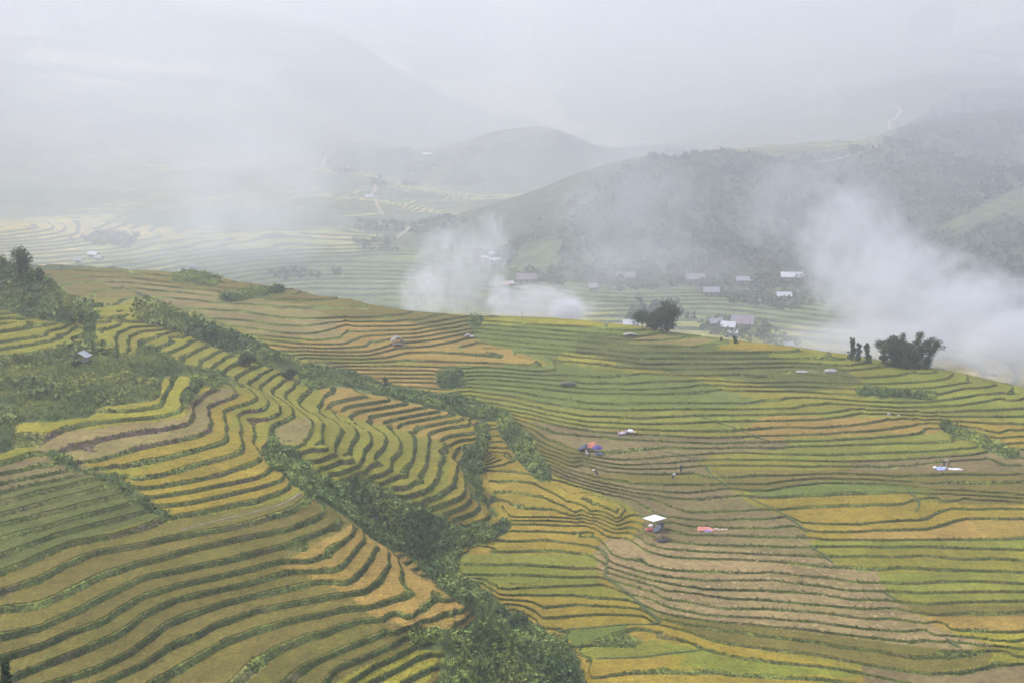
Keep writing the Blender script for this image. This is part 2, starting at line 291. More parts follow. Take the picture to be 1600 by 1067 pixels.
def bil(F, i, j):
    i = np.clip(i, 0, F.shape[0] - 1.001); j = np.clip(j, 0, F.shape[1] - 1.001)
    a = i.astype(int); b = j.astype(int); s = i - a; t = j - b
    return F[a, b] * (1 - s) * (1 - t) + F[a + 1, b] * s * (1 - t) + F[a, b + 1] * (1 - s) * t + F[a + 1, b + 1] * s * t
JJ, II = np.meshgrid(np.arange(NA), np.arange(NR))
Zg = bil(Zc, II / cs, JJ / cs)
# exact correction along the surveyed edges (least squares, conjugate gradients, coarse to fine)
ci = (np.log(cy) - gr[0]) / DR; cj = (ca - ga[0]) / DA
ok = (ci > 0) & (ci < NR - 1.01) & (cj > 0) & (cj < NA - 1.01)
ci, cj, czz = ci[ok], cj[ok], cz[ok]
res = czz - bil(Zg, ci, cj)
NRn = int((math.log(470) - gr[0]) / DR)          # near part only
def solve(nr, nc, f, e0, iters, wl=6.0, lam=40.0, mu=1.0):
    i = ci / f; j = cj / f
    a = np.clip(i.astype(int), 0, nr - 2); b = np.clip(j.astype(int), 0, nc - 2); s = i - a; t = j - b
    idx = np.stack([a * nc + b, (a + 1) * nc + b, a * nc + b + 1, (a + 1) * nc + b + 1]); ww = np.stack([(1 - s) * (1 - t), s * (1 - t), (1 - s) * t, s * t])
    fi = idx.ravel()
    def Bt(v): return np.bincount(fi, weights=(ww * v).ravel(), minlength=nr * nc).reshape(nr, nc)
    def B(E): return (E.ravel()[idx] * ww).sum(0)
    def G(E):
        o = np.zeros_like(E)
        d = E[1:] - E[:-1]; o[1:] += d; o[:-1] -= d
        d = E[:, 1:] - E[:, :-1]; o[:, 1:] += d; o[:, :-1] -= d
        return o
    def A(E):
        g = G(E); return wl * Bt(B(E)) + lam * 0.02 * g + mu * G(g) * 0.5 + 1e-5 * E
    x = e0.copy(); r = wl * Bt(res) - A(x); p = r.copy(); rs = (r * r).sum()
    for k in range(iters):
        Ap = A(p); al = rs / (p * Ap).sum(); x += al * p; r -= al * Ap; rn = (r * r).sum(); p = r + rn / rs * p; rs = rn
    return x
e = None
for f, it in ((8, 300), (4, 300), (2, 300), (1, 260)):
    nr, nc = NRn // f + 2, NA // f + 2
    if e is None: e = np.zeros((nr, nc))
    else:
        J2, I2 = np.meshgrid(np.arange(nc), np.arange(nr)); e = bil(e, I2 / 2.0, J2 / 2.0)
    e = solve(nr, nc, f, e, it)
E = np.zeros((NR, NA)); m = min(NR, e.shape[0]); E[:m] = e[:m, :NA]
fade = np.clip((NRn - np.arange(NR)) / 12.0, 0, 1)[:, None]; E *= fade
Zg = Zg + E
rsd = np.abs(bil(Zg, ci, cj) - czz); uu_, vv_ = cons[ok][:, 0], cons[ok][:, 1]
for z_ in np.unique(czz):
    m_ = czz == z_
    if rsd[m_].max() > .5: q_ = np.where(m_)[0][rsd[m_].argsort()[-3:]]; print('bad', round(float(z_), 2), [(int(uu_[k]), int(vv_[k]), round(float(rsd[k]), 2)) for k in q_])
print('survey residual', np.abs(bil(Zg, ci, cj) - czz).mean(), np.abs(bil(Zg, ci, cj) - czz).max())

def hsh(i, j, s=0):
    n = (i.astype(np.int64) * 374761393 + j.astype(np.int64) * 668265263 + s * 974634777) & 0xffffffff
    n = ((n ^ (n >> 13)) * 1274126177) & 0xffffffff
    n = ((n ^ (n >> 16)) * 2246822519) & 0xffffffff
    return ((n ^ (n >> 15)) & 0xffffff) / float(0xffffff)
def vnoise(x, y, s=0):
    i = np.floor(x); j = np.floor(y); a = x - i; b = y - j; a = a * a * (3 - 2 * a); b = b * b * (3 - 2 * b)
    return (hsh(i, j, s) * (1 - a) * (1 - b) + hsh(i + 1, j, s) * a * (1 - b) + hsh(i, j + 1, s) * (1 - a) * b + hsh(i + 1, j + 1, s) * a * b) * 2 - 1
def fbm(x, y, o=4, s=0):
    r = 0; k = 1
    for q in range(o): r = r + k * vnoise(x * 2 ** q, y * 2 ** q, s + q); k *= .5
    return r
GY = np.exp(gr)[:, None] * np.ones((1, NA)); GX = ga[None] * GY
# ---- photo-outline rasters (quarter-size 0.5): where the plots, the wild ground and the two spurs lie
RX0, RY0, RW, RH, RS = -420, -80, 2540, 1300, 0.5
def raster(polys, val=None):
    out = np.zeros((int(RH * RS), int(RW * RS)), np.int16)
    X = (np.arange(out.shape[1]) + .5) / RS + RX0; Yv = (np.arange(out.shape[0]) + .5) / RS + RY0
    for k, s in enumerate(polys):
        P = np.array([[float(t) for t in p.split(',')] for p in s.split()])
        r0 = max(0, int((P[:, 1].min() - RY0) * RS)); r1 = min(out.shape[0], int((P[:, 1].max() - RY0) * RS) + 2)
        c0 = max(0, int((P[:, 0].min() - RX0) * RS)); c1 = min(out.shape[1], int((P[:, 0].max() - RX0) * RS) + 2)
        if r1 <= r0 or c1 <= c0: continue
        xx, yy = np.meshgrid(X[c0:c1], Yv[r0:r1]); ins = np.zeros(xx.shape, bool)
        for (xa, ya), (xb, yb) in zip(P, np.roll(P, -1, 0)):
            if ya == yb: continue
            c = ((ya > yy) != (yb > yy)) & (xx < (xb - xa) * (yy - ya) / (yb - ya) + xa); ins ^= c
        out[r0:r1, c0:c1][ins] = (k + 1) if val is None else val[k]
    return out
def look(R, u, v):
    i = np.clip(((v - RY0) * RS).astype(int), 0, R.shape[0] - 1); j = np.clip(((u - RX0) * RS).astype(int), 0, R.shape[1] - 1)
    return R[i, j]
def lookb(R, u, v):
    return bil(R, (v - RY0) * RS - .5, (u - RX0) * RS - .5)
def blur(F, n):
    F = F.astype(float)
    for ax in (0, 1):
        c = np.cumsum(np.concatenate([np.repeat(np.take(F, [0], ax), n + 1, ax), F, np.repeat(np.take(F, [-1], ax), n, ax)], ax), ax)
        F = (np.take(c, np.arange(2 * n + 1, c.shape[ax]), ax) - np.take(c, np.arange(0, c.shape[ax] - 2 * n - 1), ax)) / (2 * n + 1)
    return F
R_wild = raster(WILD); R_plot = raster([p[1] for p in PLOTS], [ord(p[0]) for p in PLOTS])
R_left = raster(['-420,340 0,340 215,462 300,488 420,540 480,580 560,590 600,600 650,612 735,628 760,662 752,700 765,760 800,815 720,850 716,900 800,960 900,1015 925,1060 940,1220 -420,1220'])
R_upl = raster(['-420,560 0,560 84,700 105,724 140,737 180,747 200,762 225,780 245,796 267,809 225,824 175,839 112,850 62,872 37,884 0,897 -150,955 -420,1060'])
wild_b = blur(R_wild == 0, 3)
R_for = raster(FOREST)
# small unevenness: wavering edges near, rugged slopes far
Zg += 0.05 * fbm(GX / 5.0, GY / 5.0, 2, 3) * np.clip((450 - GY) / 60, 0, 1)
UU, VV = proj(GX, GY, Zg)
far = np.clip((GY - 700) / 500, 0, 1)
fm = look(blur(R_for > 0, 4), UU, VV) * (GY > 650) * (GY < 1700)
Zg += fm * (9.0 * fbm(GX / 120.0, GY / 120.0, 4, 11) + 2.0 * vnoise(GX / 14, GY / 14, 17))
Zg += far * (1 - fm) * 6.0 * fbm(GX / 170.0, GY / 170.0, 4, 23)
Zg += np.clip((GY - 1500) / 1500, 0, 1) * 45.0 * fbm(GX / 600.0, GY / 600.0, 5, 31)
UU, VV = proj(GX, GY, Zg)
def zsm(x, y):
    """smooth height at a place"""
    x = np.asarray(x, float); y = np.asarray(y, float)
    return bil(Zg, (np.log(y) - gr[0]) / DR, (x / y - ga[0]) / DA)
# ---- terrace steps: heights of the risers
KA = np.arange(-14, 34); ZA = GA(KA)[::-1]                                    # ascending z
LL = np.arange(3, 11.01, 1); ZL = np.concatenate([GA(np.arange(-14, 3)), GA(3 + .75 * (LL - 3)), GA(np.arange(10, 34))])[::-1]
KBn = np.arange(-100, 74); ZB = GB(KBn)
ZS = -57.9 - .75 * np.arange(-8, 20)[::-1]
ZP = GA2(KA)[::-1]
R_low = raster(['418,640 480,612 560,640 640,670 700,690 760,690 800,815 760,860 640,800 570,752 505,765 455,728 438,712 425,680'])
R_spur = raster(['502,612 560,606 640,622 700,632 770,655 752,700 740,712 712,703 690,690 650,677 620,668 590,658 560,650 530,642 508,640'])
ZV = np.arange(-125., 90., .95)
PATCH = {1: (ZA, .13, .07, .13), 2: (ZL, .2, .05, .18), 3: (ZB, .06, .03, .10), 4: (ZV, .25, .0, .0), 5: (ZS, .16, .04, .15), 6: (ZP, .13, .06, .14)}
SLOPE = {1: .34, 2: .2, 3: .22, 4: 0., 5: .22, 6: .28}   # risers, riser share, bund share, crop height
def patch_of(x, y, z):
    u, v = proj(x, y, z)
    p = np.where(look(R_left, u, v) > 0, np.where(look(R_upl, u, v) > 0, 2, 1), 3)
    p = np.where((look(R_low, u, v) > 0) & (p == 1), 6, p)
    p = np.where((look(R_spur, u, v) > 0) & ((p == 1) | (p == 6)), 5, p)
    p = np.where(y > 450, 4, p)
    p = np.where((y > 300) & (p < 3), 3, p)
    return p
def wgt(x, y, z):
    """how strongly the ground is terraced: 0 in wild ground"""
    u, v = proj(x, y, z)
    w = np.clip(2.2 * lookb(wild_b, u, v) - 1.1, 0, 1)
    # ground hidden behind the left spur's crest is terraced like the rest
    w = np.where((y > 300) & (look(R_left, u, v) > 0), 1.0, w)
    wf = np.clip(1 - 2.2 * lookb(blur_for, u, v), 0, 1) * np.clip(2.4 + np.clip((1050 - y) / 60, 0, 5) - 4. * fbm(x / 130, y / 110, 4, 5) - np.clip((y - 1900) / 300, 0, 3), 0, 1)
    return np.where(y > 470, wf, np.where(y > 430, w * (470 - y) / 40 * 0, w))
blur_for = blur(R_for > 0, 3)
CROPH = set(ord(c) for c in 'YBGONgDK')
R_cropb = blur(np.isin(R_plot, list(CROPH)), 2)
def step(x, y, z, bundlip=.03):
    """terraced height"""
    p = patch_of(x, y, z); out = z.copy()
    u, v = proj(x, y, z); crop = np.clip(2 * lookb(R_cropb, u, v) - .5, 0, 1)
    for k, (ZZ, r, b, c) in PATCH.items():
        m = p == k
        if not m.any(): continue
        zz = z[m]; L = np.interp(zz, ZZ, np.arange(len(ZZ))) + r / 2
        K = np.floor(L + 1e-9); t = L - K
        g = lambda q: np.interp(q, np.arange(len(ZZ)), ZZ)
        lo, hi = g(K - .5), g(K + .5)
        sl = SLOPE[k]; o = lo + (hi - lo) * ((1 - sl) * np.clip(t / r, 0, 1) + sl * np.clip((t - r) / (1 - r), 0, 1))
        if k != 4:
            cc = c * crop[m]
            o = o + np.where(t >= r + b + .012, np.where(t <= .955, cc, cc * np.clip((1 - t) / .045, 0, 1)), np.where(t > r + b, cc * (t - r - b) / .012, 0)) + bundlip * (t >= r * .98) * (t <= r + b)
        out[m] = zz + wgt(x[m], y[m], zz) * (o - zz)
    return out
# ---- mesh: grid triangles cut along every riser edge
V = np.stack([GX.ravel(), GY.ravel(), Zg.ravel()], 1)
q = (II[:-1, :-1] * NA + JJ[:-1, :-1]).ravel()
T = np.concatenate([np.stack([q, q + 1, q + NA + 1], 1), np.stack([q, q + NA + 1, q + NA], 1)])
cen = V[T].mean(1)
uc, vc = proj(cen[:, 0], cen[:, 1], cen[:, 2])
W_ = wgt(V[:, 0], V[:, 1], V[:, 2])
tp = patch_of(cen[:, 0], cen[:, 1], cen[:, 2])
tp = np.where(W_[T].max(1) > 0, tp, 0)
tp = np.where((tp == 4) & ((cen[:, 1] > 2200) | (uc < -90) | (uc > 1690)), 0, tp)
tp = np.where((uc < -160) | (uc > 1760) | (vc > 1160), 0, tp)
doneT, doneP = [T[tp == 0]], [np.zeros((tp == 0).sum(), int)]
for k, (ZZ, r, b, c) in PATCH.items():
    offs = [-r / 2, r / 2] + ([r / 2 + b, r / 2 + b + .012, .955 - r / 2, 1 - r / 2 - .0001] if k != 4 else [])
    L = np.concatenate([np.arange(1, len(ZZ) - 2) + o for o in offs]); L.sort()
    BP = np.interp(L, np.arange(len(ZZ)), ZZ)
    cur = T[tp == k]
    for it in range(40):
        if not len(cur): break
        z = V[cur, 2]; lo, hi = z.min(1) + 2e-4, z.max(1) - 2e-4
        a = np.searchsorted(BP, lo); b_ = np.searchsorted(BP, hi)
        sp = b_ > a
        doneT.append(cur[~sp]); doneP.append(np.full((~sp).sum(), k))
        cur = cur[sp]
        if not len(cur): break
        bi = (a[sp] + b_[sp] - 1) // 2; c_ = BP[bi]
        z = V[cur, 2]; ab = z > c_[:, None]
        cnt = ab.sum(1); lone = np.where(cnt == 1, ab.argmax(1), (~ab).argmax(1))
        rr = np.arange(len(cur)); Ai = cur[rr, lone]; Bi = cur[rr, (lone + 1) % 3]; Ci = cur[rr, (lone + 2) % 3]
        e1 = np.stack([np.minimum(Ai, Bi), np.maximum(Ai, Bi)], 1); e2 = np.stack([np.minimum(Ai, Ci), np.maximum(Ai, Ci)], 1)
        ee = np.concatenate([e1, e2]); bb = np.concatenate([bi, bi])
        key = (ee[:, 0].astype(np.int64) << 34) + (ee[:, 1].astype(np.int64) << 11) + bb
        un, fi, inv = np.unique(key, return_index=True, return_inverse=True)
        pa, pb = V[ee[fi, 0]], V[ee[fi, 1]]; cc = BP[bb[fi]]
        t = np.clip((cc - pa[:, 2]) / (pb[:, 2] - pa[:, 2]), 0, 1)[:, None]
        nv = pa + (pb - pa) * t; base = len(V); V = np.concatenate([V, nv]); inv = inv.ravel() + base
        Pn, Qn = inv[:len(cur)], inv[len(cur):]
        cur = np.concatenate([np.stack([Ai, Pn, Qn], 1), np.stack([Pn, Bi, Ci], 1), np.stack([Pn, Ci, Qn], 1)])
    if len(cur): doneT.append(cur); doneP.append(np.full(len(cur), k))
T = np.concatenate(doneT); TP = np.concatenate(doneP)
cz0 = V[T][:, :, 2].mean(1)
cen = V[T].mean(1)
u0, v0 = proj(cen[:, 0], cen[:, 1], cen[:, 2])
# band of every face: 0 wild, 1 riser, 2 bund, 3 crop flank, 4 field
band = np.zeros(len(T), int); lev = np.zeros(len(T))
cw = wgt(cen[:, 0], cen[:, 1], cen[:, 2])
for k, (ZZ, r, b, c) in PATCH.items():
    m = TP == k
    if not m.any(): continue
    L = np.interp(cz0[m], ZZ, np.arange(len(ZZ))) + r / 2; K = np.floor(L); t = L - K
    bd = np.where(t < r, 1, np.where(t < r + b, 2, np.where(t < r + b + .012, 3, np.where((t > .955) & (k != 4), 2, 4))))
    band[m] = bd; lev[m] = K + 100 * k
band[cw < .5] = 0
plot = look(R_plot, u0 + 2 * vnoise(cen[:, 0] / 2, cen[:, 1] / 2, 8), v0)
hascrop = np.isin(plot, list(CROPH))
Zn = V[:, 2].copy()
VZ = step(V[:, 0], V[:, 1], V[:, 2])
# wild ground is lumpy
VZ += (1 - wgt(V[:, 0], V[:, 1], V[:, 2])) * (V[:, 1] < 460) * (.55 * fbm(V[:, 0] / 4, V[:, 1] / 4, 3, 41))
V[:, 2] = VZ
def ground(x, y):
    x = np.atleast_1d(np.asarray(x, float)); y = np.atleast_1d(np.asarray(y, float))
    return step(x, y, zsm(x, y))
def hit(u, v, ymin=100., ymax=4500.):
    """point of the ground seen at a photo position"""
    a, t = av(u, v), tv(v)
    y = np.exp(np.arange(math.log(ymin), math.log(ymax), .002)); zr = -y * t
    g = zsm(a * y, y); k = np.argmax(g >= zr)
    if not (g >= zr).any(): k = len(y) - 1
    if k > 0:
        d0 = zr[k - 1] - g[k - 1]; d1 = zr[k] - g[k]; s = d0 / max(1e-9, d0 - d1); yy = y[k - 1] + (y[k] - y[k - 1]) * min(1, max(0, s))
    else: yy = y[0]
    return np.array([a * yy, yy, float(ground(a * yy, yy)[0])])
print('mesh', len(V), len(T))
# ---------------------------------------------------------------- materials
def nmat(name, rough=.9, spec=.2):
    m = bpy.data.materials.new(name); m.use_nodes = True; nt = m.node_tree; b = nt.nodes['Principled BSDF']
    b.inputs['Roughness'].default_value = rough; b.inputs['Specular IOR Level'].default_value = spec
    return m, nt, b
def N(nt, t, **k):
    n = nt.nodes.new(t)
    for a, v in k.items():
        if a in n.inputs: n.inputs[a].default_value = v
        else: setattr(n, a, v)
    return n
def noise_mul(nt, src, specs, coord=None):
    """multiply a colour by noises: (scale, detail, low, high)"""
    co = nt.nodes.new('ShaderNodeTexCoord')
    cur = src
    for sc, de, lo, hi in specs:
        n = N(nt, 'ShaderNodeTexNoise', Scale=sc, Detail=de); nt.links.new(co.outputs['Object'], n.inputs['Vector'])
        r = N(nt, 'ShaderNodeMapRange'); r.inputs[1].default_value = .3; r.inputs[2].default_value = .7; r.inputs[3].default_value = lo; r.inputs[4].default_value = hi
        nt.links.new(n.outputs[0], r.inputs[0])
        mx = N(nt, 'ShaderNodeVectorMath', operation='SCALE'); nt.links.new(cur, mx.inputs[0]); nt.links.new(r.outputs[0], mx.inputs['Scale']); cur = mx.outputs[0]
    return cur
def bump(nt, b, sc, st, dist, detail=3):
    co = nt.nodes.new('ShaderNodeTexCoord'); n = N(nt, 'ShaderNodeTexNoise', Scale=sc, Detail=detail); nt.links.new(co.outputs['Object'], n.inputs['Vector'])
    bp = N(nt, 'ShaderNodeBump', Strength=st, Distance=dist); nt.links.new(n.outputs[0], bp.inputs['Height']); nt.links.new(bp.outputs[0], b.inputs['Normal'])
def attr_mat(name, specs, bumps, rough=.95):
    m, nt, b = nmat(name, rough, .1); at = N(nt, 'ShaderNodeAttribute', attribute_name='col')
    nt.links.new(noise_mul(nt, at.outputs['Color'], specs), b.inputs['Base Color'])
    if bumps: bump(nt, b, *bumps)
    return m
def flat_mat(name, col, rough=.8, specs=None, bumps=None, metal=0., spec=.3):
    m, nt, b = nmat(name, rough, spec); b.inputs['Metallic'].default_value = metal
    rgb = N(nt, 'ShaderNodeRGB'); rgb.outputs[0].default_value = (*col, 1)
    nt.links.new(noise_mul(nt, rgb.outputs[0], specs or [(1.5, 3, .8, 1.2)]), b.inputs['Base Color'])
    if bumps: bump(nt, b, *bumps)
    return m
M_ground = attr_mat('ground', [(.9, 4, .75, 1.25), (.12, 3, .8, 1.2)], (2.0, .8, .3))
M_bank = attr_mat('grassy_bank', [(2.6, 4, .6, 1.4), (.35, 3, .7, 1.35)], (3.0, 1., .4))
M_crop = attr_mat('rice', [(2.2, 3, .76, 1.24), (.6, 4, .84, 1.16), (.12, 4, .84, 1.16)], (3.0, 1., .5))
M_forest = attr_mat('forest_floor', [(.12, 5, .6, 1.4), (.02, 3, .8, 1.2)], (.2, 1., 3.))
M_leaf = attr_mat('leaves', [(.8, 2, .75, 1.25)], None, .8)
def mesh_obj(name, verts, faces, mats, mi=None, col=None, smooth=None, parent=None, nv=None):
    """fast mesh: faces is an (n,k) index array or a list"""
    me = bpy.data.meshes.new(name)
    verts = np.asarray(verts, np.float32)
    if isinstance(faces, np.ndarray):
        nf, k = faces.shape
        me.vertices.add(len(verts)); me.vertices.foreach_set('co', verts.ravel())
        me.loops.add(nf * k); me.loops.foreach_set('vertex_index', faces.astype(np.int32).ravel())
        me.polygons.add(nf); me.polygons.foreach_set('loop_start', (np.arange(nf) * k).astype(np.int32))
        me.update(calc_edges=True)
    else:
        me.from_pydata([tuple(map(float, v)) for v in verts], [], faces)
    for m in (mats if isinstance(mats, (list, tuple)) else [mats]): me.materials.append(m)
    if mi is not None: me.polygons.foreach_set('material_index', np.asarray(mi, np.int32))
    if col is not None:
        at = me.attributes.new('col', 'FLOAT_COLOR', 'FACE'); cc = np.ones((len(me.polygons), 4), np.float32); cc[:, :3] = col; at.data.foreach_set('color', cc.ravel())
    if smooth is None: smooth = False
    me.polygons.foreach_set('use_smooth', np.broadcast_to(np.asarray(smooth, bool), len(me.polygons)).copy())
    me.update(); o = bpy.data.objects.new(name, me); C.collection.objects.link(o)
    if parent: o.parent = parent
    return o
def tag(o, label=None, cat=None, group=None, kind=None):
    for k, v in (('label', label), ('category', cat), ('group', group), ('kind', kind)):
        if v: o[k] = v
    return o
def compact(V, F):
    u, inv = np.unique(F, return_inverse=True); return V[u], inv.reshape(F.shape)
# ---------------------------------------------------------------- ground and rice
CROP = {'Y': (.195,.182,.024), 'B': (.25,.225,.026), 'G': (.245,.185,.024), 'O': (.27,.185,.042), 'N': (.125,.155,.03), 'g': (.175,.185,.026), 'D': (.145,.122,.026),
        'T': (.18,.145,.05), 'S': (.215,.162,.068), 'P': (.15,.118,.048), 'K': (.10,.11,.027), 'V': (.24,.22,.07)}
pc = np.zeros((len(T), 3))
for k, c in CROP.items(): pc[plot == ord(k)] = c
pc[plot == 0] = CROP['K']
# far valley plots: bands of pale rice, green and stubble
fv = TP == 4
fn = vnoise(cen[:, 0] / 150, cen[:, 1] / 110, 51) + .6 * (hsh(lev, np.floor(cen[:, 0] / 60 + 9 * hsh(lev, lev, 2)), 4) - .5)
pc[fv] = np.where((fn > .25)[fv, None], (.36, .29, .08), np.where((fn > -.3)[fv, None], (.28, .27, .075), (.15, .19, .07)))
# each plot its own tone
seg = np.floor(cen[:, 0] / 22 + 7 * hsh(lev, lev, 6))
hv = hsh(lev, seg, 9)[:, None]; hw = hsh(lev, seg, 12)[:, None]
pc = pc * (.91 + .18 * hv) * np.concatenate([.96 + .08 * hw, 1 + 0 * hw, .93 + .14 * hw], 1)
bank = np.array([.118, .138, .036]) * (1 + .5 * vnoise(cen[:, 0] / 6, cen[:, 1] / 6, 61))[:, None]
red = (vnoise(cen[:, 0] / 9, cen[:, 1] / 5, 71) > .45) & (u0 < 420) & (v0 > 640) & (v0 < 790) & (TP == 1)
red |= (plot == ord('T')) & (u0 < 400) & (u0 > 60) & (v0 > 600) & (v0 < 735)
bank[red] = (.11, .075, .055)
mud = (fbm(cen[:, 0] / 7, cen[:, 1] / 4, 3, 73) > .42) & (cen[:, 1] < 330); bank[mud & ~red] = bank[mud & ~red] * .6 + np.array([.07, .045, .028])
fc = pc.copy()
fc[band == 1] = bank[band == 1]
fc[band == 2] = bank[band == 2] * np.array([1.45, 1.5, 1.15])
fb = fv & (band == 1); fc[fb] = (.07, .09, .045)
wildc = np.array([.075, .10, .03]) * (1 + .35 * fbm(cen[:, 0] / 9, cen[:, 1] / 9, 3, 81))[:, None]
farw = np.array([.10, .125, .06]) * (1 + .3 * fbm(cen[:, 0] / 150, cen[:, 1] / 150, 3, 83))[:, None]
mw = band == 0
fc[mw] = np.where((cen[:, 1] > 430)[mw, None], farw[mw], wildc[mw])
wide = mw & (cen[:, 1] > 1500) & (fbm(cen[:, 0] / 300, cen[:, 1] / 500, 3, 87) > .25); fc[wide] = (.26, .25, .11)
fdn = (R_for > 0); isf = (look(R_for, u0, v0) > 0) & (cen[:, 1] > 650) & (cen[:, 1] < 1700)
fc[isf & mw] = (np.array([.06, .085, .04]) * (1 + .3 * vnoise(cen[:, 0] / 40, cen[:, 1] / 40, 91))[:, None])[isf & mw]
# green field on the foot of the forest hill and grassy clearings
clear = raster(['800,412 815,385 850,372 880,380 875,412 840,420', '860,352 900,318 950,282 965,280 920,320 885,345', '1460,360 1600,290 1700,250 1700,330 1560,340 1500,370'])
fc[(look(clear, u0, v0) > 0) & isf] = (.095, .13, .052)
rice = (band >= 3) & hascrop & (TP != 4)
mi = np.where(band == 1, 1, np.where(band == 2, 1, 0)); mi[cen[:, 1] > 430] = 2; mi[(band == 0) & (cen[:, 1] <= 430)] = 1
s = ~rice
v2, f2 = compact(V, T[s])
ter = mesh_obj('terrain', v2, f2, [M_ground, M_bank, M_forest], mi[s], fc[s], mw[s]); tag(ter, kind='structure', label='terraced hillsides, valley floor and hazy mountains')
v2, f2 = compact(V, T[rice])
ro = mesh_obj('rice_crop', v2, f2, [M_crop], None, fc[rice], False); tag(ro, kind='stuff', label='ripening rice standing in the terrace fields', cat='rice')
# ---------------------------------------------------------------- plants
def leaf_cloud(n, r, leaf, seed, flat=.8, shell=.55):
    """n leaf quads spread through an uneven crown; returns verts (4n,3) centred at the base"""
    g = np.random.default_rng(seed)
    d = g.normal(size=(n, 3)); d /= np.linalg.norm(d, axis=1)[:, None]
    rad = (shell + (1 - shell) * g.random(n) ** .6)
    lump = 1 + .28 * np.sin(d[:, 0] * 4 + seed) * np.cos(d[:, 1] * 5 + seed * 2) + .2 * np.sin(d[:, 2] * 6 + seed)
    p = d * (rad * lump * r)[:, None]; p[:, 2] = p[:, 2] * flat
    a = g.normal(size=(n, 3)); a /= np.linalg.norm(a, axis=1)[:, None]
    b = np.cross(a, d + .6 * g.normal(size=(n, 3))); b /= np.linalg.norm(b, axis=1)[:, None] + 1e-9
    s = leaf * (.6 + .8 * g.random(n))[:, None]
    return np.stack([p - a * s - b * s * .35, p + a * s * .2 - b * s * .6, p + a * s + b * s * .35, p - a * s * .2 + b * s * .6], 1).reshape(-1, 3)
def scatter(name, P, scale, temps, cols, mat, squash=None, kind='stuff', label=None, cat=None):
    """many copies of leaf templates as one ground-cover mesh"""
    vs, cs = [], []
    g = np.random.default_rng(len(P))
    ti = g.integers(0, len(temps), len(P)); rot = g.random(len(P)) * 6.283
    for k, t in enumerate(temps):
        m = ti == k
        if not m.any(): continue
        c, s = np.cos(rot[m])[:, None], np.sin(rot[m])[:, None]; sc = scale[m][:, None]
        x = (t[None, :, 0] * c - t[None, :, 1] * s) * sc; y = (t[None, :, 0] * s + t[None, :, 1] * c) * sc; z = t[None, :, 2] * sc
        vs.append((np.stack([x, y, z], 2) + P[m][:, None]).reshape(-1, 3))
        nq = len(t) // 4; tone = .87 + .26 * g.random((m.sum(), nq, 1)); cs.append((cols[m][:, None] * tone).reshape(-1, 3))
    v = np.concatenate(vs); c = np.concatenate(cs)
    o = mesh_obj(name, v, np.arange(len(v)).reshape(-1, 4), mat, None, c); tag(o, kind=kind, label=label, cat=cat); return o
def near_points(maskfn, dens, seed, ymax=440., ymin=100.):
    """random places on the ground (per square metre) where maskfn says so"""
    g = np.random.default_rng(seed)
    m = (GY < ymax) & (GY > ymin) & (UU > -140) & (UU < 1740) & (VV < 1130)
    i, j = np.where(m); A = (GY[i, j] * DA) * (GY[i, j] * DR); n = g.poisson(A * dens)
    k = np.repeat(np.arange(len(i)), n)
    y = GY[i[k], j[k]] * np.exp(DR * (g.random(len(k)) - .5)); a = ga[j[k]] + DA * (g.random(len(k)) - .5); x = a * y
    z = zsm(x, y); u, v = proj(x, y, z); ok = maskfn(x, y, z, u, v)
    x, y = x[ok], y[ok]; z = ground(x, y)
    z = z + (1 - wgt(x, y, zsm(x, y))) * .55 * fbm(x / 4, y / 4, 3, 41)
    return np.stack([x, y, z], 1), u[ok], v[ok]
bushT = [leaf_cloud(46, 1.0, .26, s, .8) for s in range(5)]
tuftT = []
for s in range(4):
    g = np.random.default_rng(50 + s); n = 12; q = []
    for k in range(n):
        a = g.random() * 6.283; p = np.array([g.normal() * .25, g.normal() * .25, -.08]); d = np.array([math.cos(a) * .45, math.sin(a) * .45, 1.]) * (.6 + .6 * g.random()); w = np.array([-math.sin(a), math.cos(a), 0]) * .07
        q += [p - w, p + w, p + d + w * .35, p + d - w * .35]
    tuftT.append(np.array(q))
R_hill = raster([WILD[0], WILD[1]]); R_gul = raster(WILD[2:9])
def greens(P, base, amp, seed, sc=7.):
    n = vnoise(P[:, 0] / sc, P[:, 1] / sc, seed)[:, None]; h = hsh(np.floor(P[:, 0] * 3), np.floor(P[:, 1] * 3), seed)[:, None]
    return np.array(base) * (1 + amp * n + .5 * amp * (h - .5)) * np.concatenate([1 + .25 * n, 1 + 0 * n, 1 - .2 * n], 1)
wm = lambda x, y, z, u, v: (lookb(wild_b, u, v) < .62) & (look(R_wild, u, v) > 0)
P, u, v = near_points(lambda x, y, z, u, v: wm(x, y, z, u, v) & (look(R_hill, u, v) == 0) & ((y < 300) | (look(R_left, u, v) == 0)), 1.5, 1)
s = .45 + .75 * np.random.default_rng(3).random(len(P)) ** 1.5
scatter('gully_undergrowth', P + [0, 0, .15], s, bushT, greens(P, (.165, .225, .062), .6, 5), M_leaf, label='dense green bushes and creepers filling the gullies', cat='undergrowth')
P, u, v = near_points(lambda x, y, z, u, v: (look(R_hill, u, v) > 0) & (y < 320) & ((vnoise(x / 5, y / 5, 6) > -.1) | (v < 545) & (u < 480)), 1.0, 2)
up = (v < 560)
s = (np.where(up, .55, .35) + np.where(up, 1.1, .8) * np.random.default_rng(4).random(len(P)) ** 3) * (1 + .45 * vnoise(P[:, 0] / 6, P[:, 1] / 6, 14))
scatter('hillside_shrubs', P + [0, 0, .1], s, bushT, greens(P, (.185, .225, .066), .5, 8, 9.), M_leaf, label='low shrubs and bracken covering the left hillside', cat='shrubs')
P, u, v = near_points(lambda x, y, z, u, v: (look(R_wild, u, v) > 0) & (y < 320), 3.2, 9)
s = .3 + .45 * np.random.default_rng(5).random(len(P))
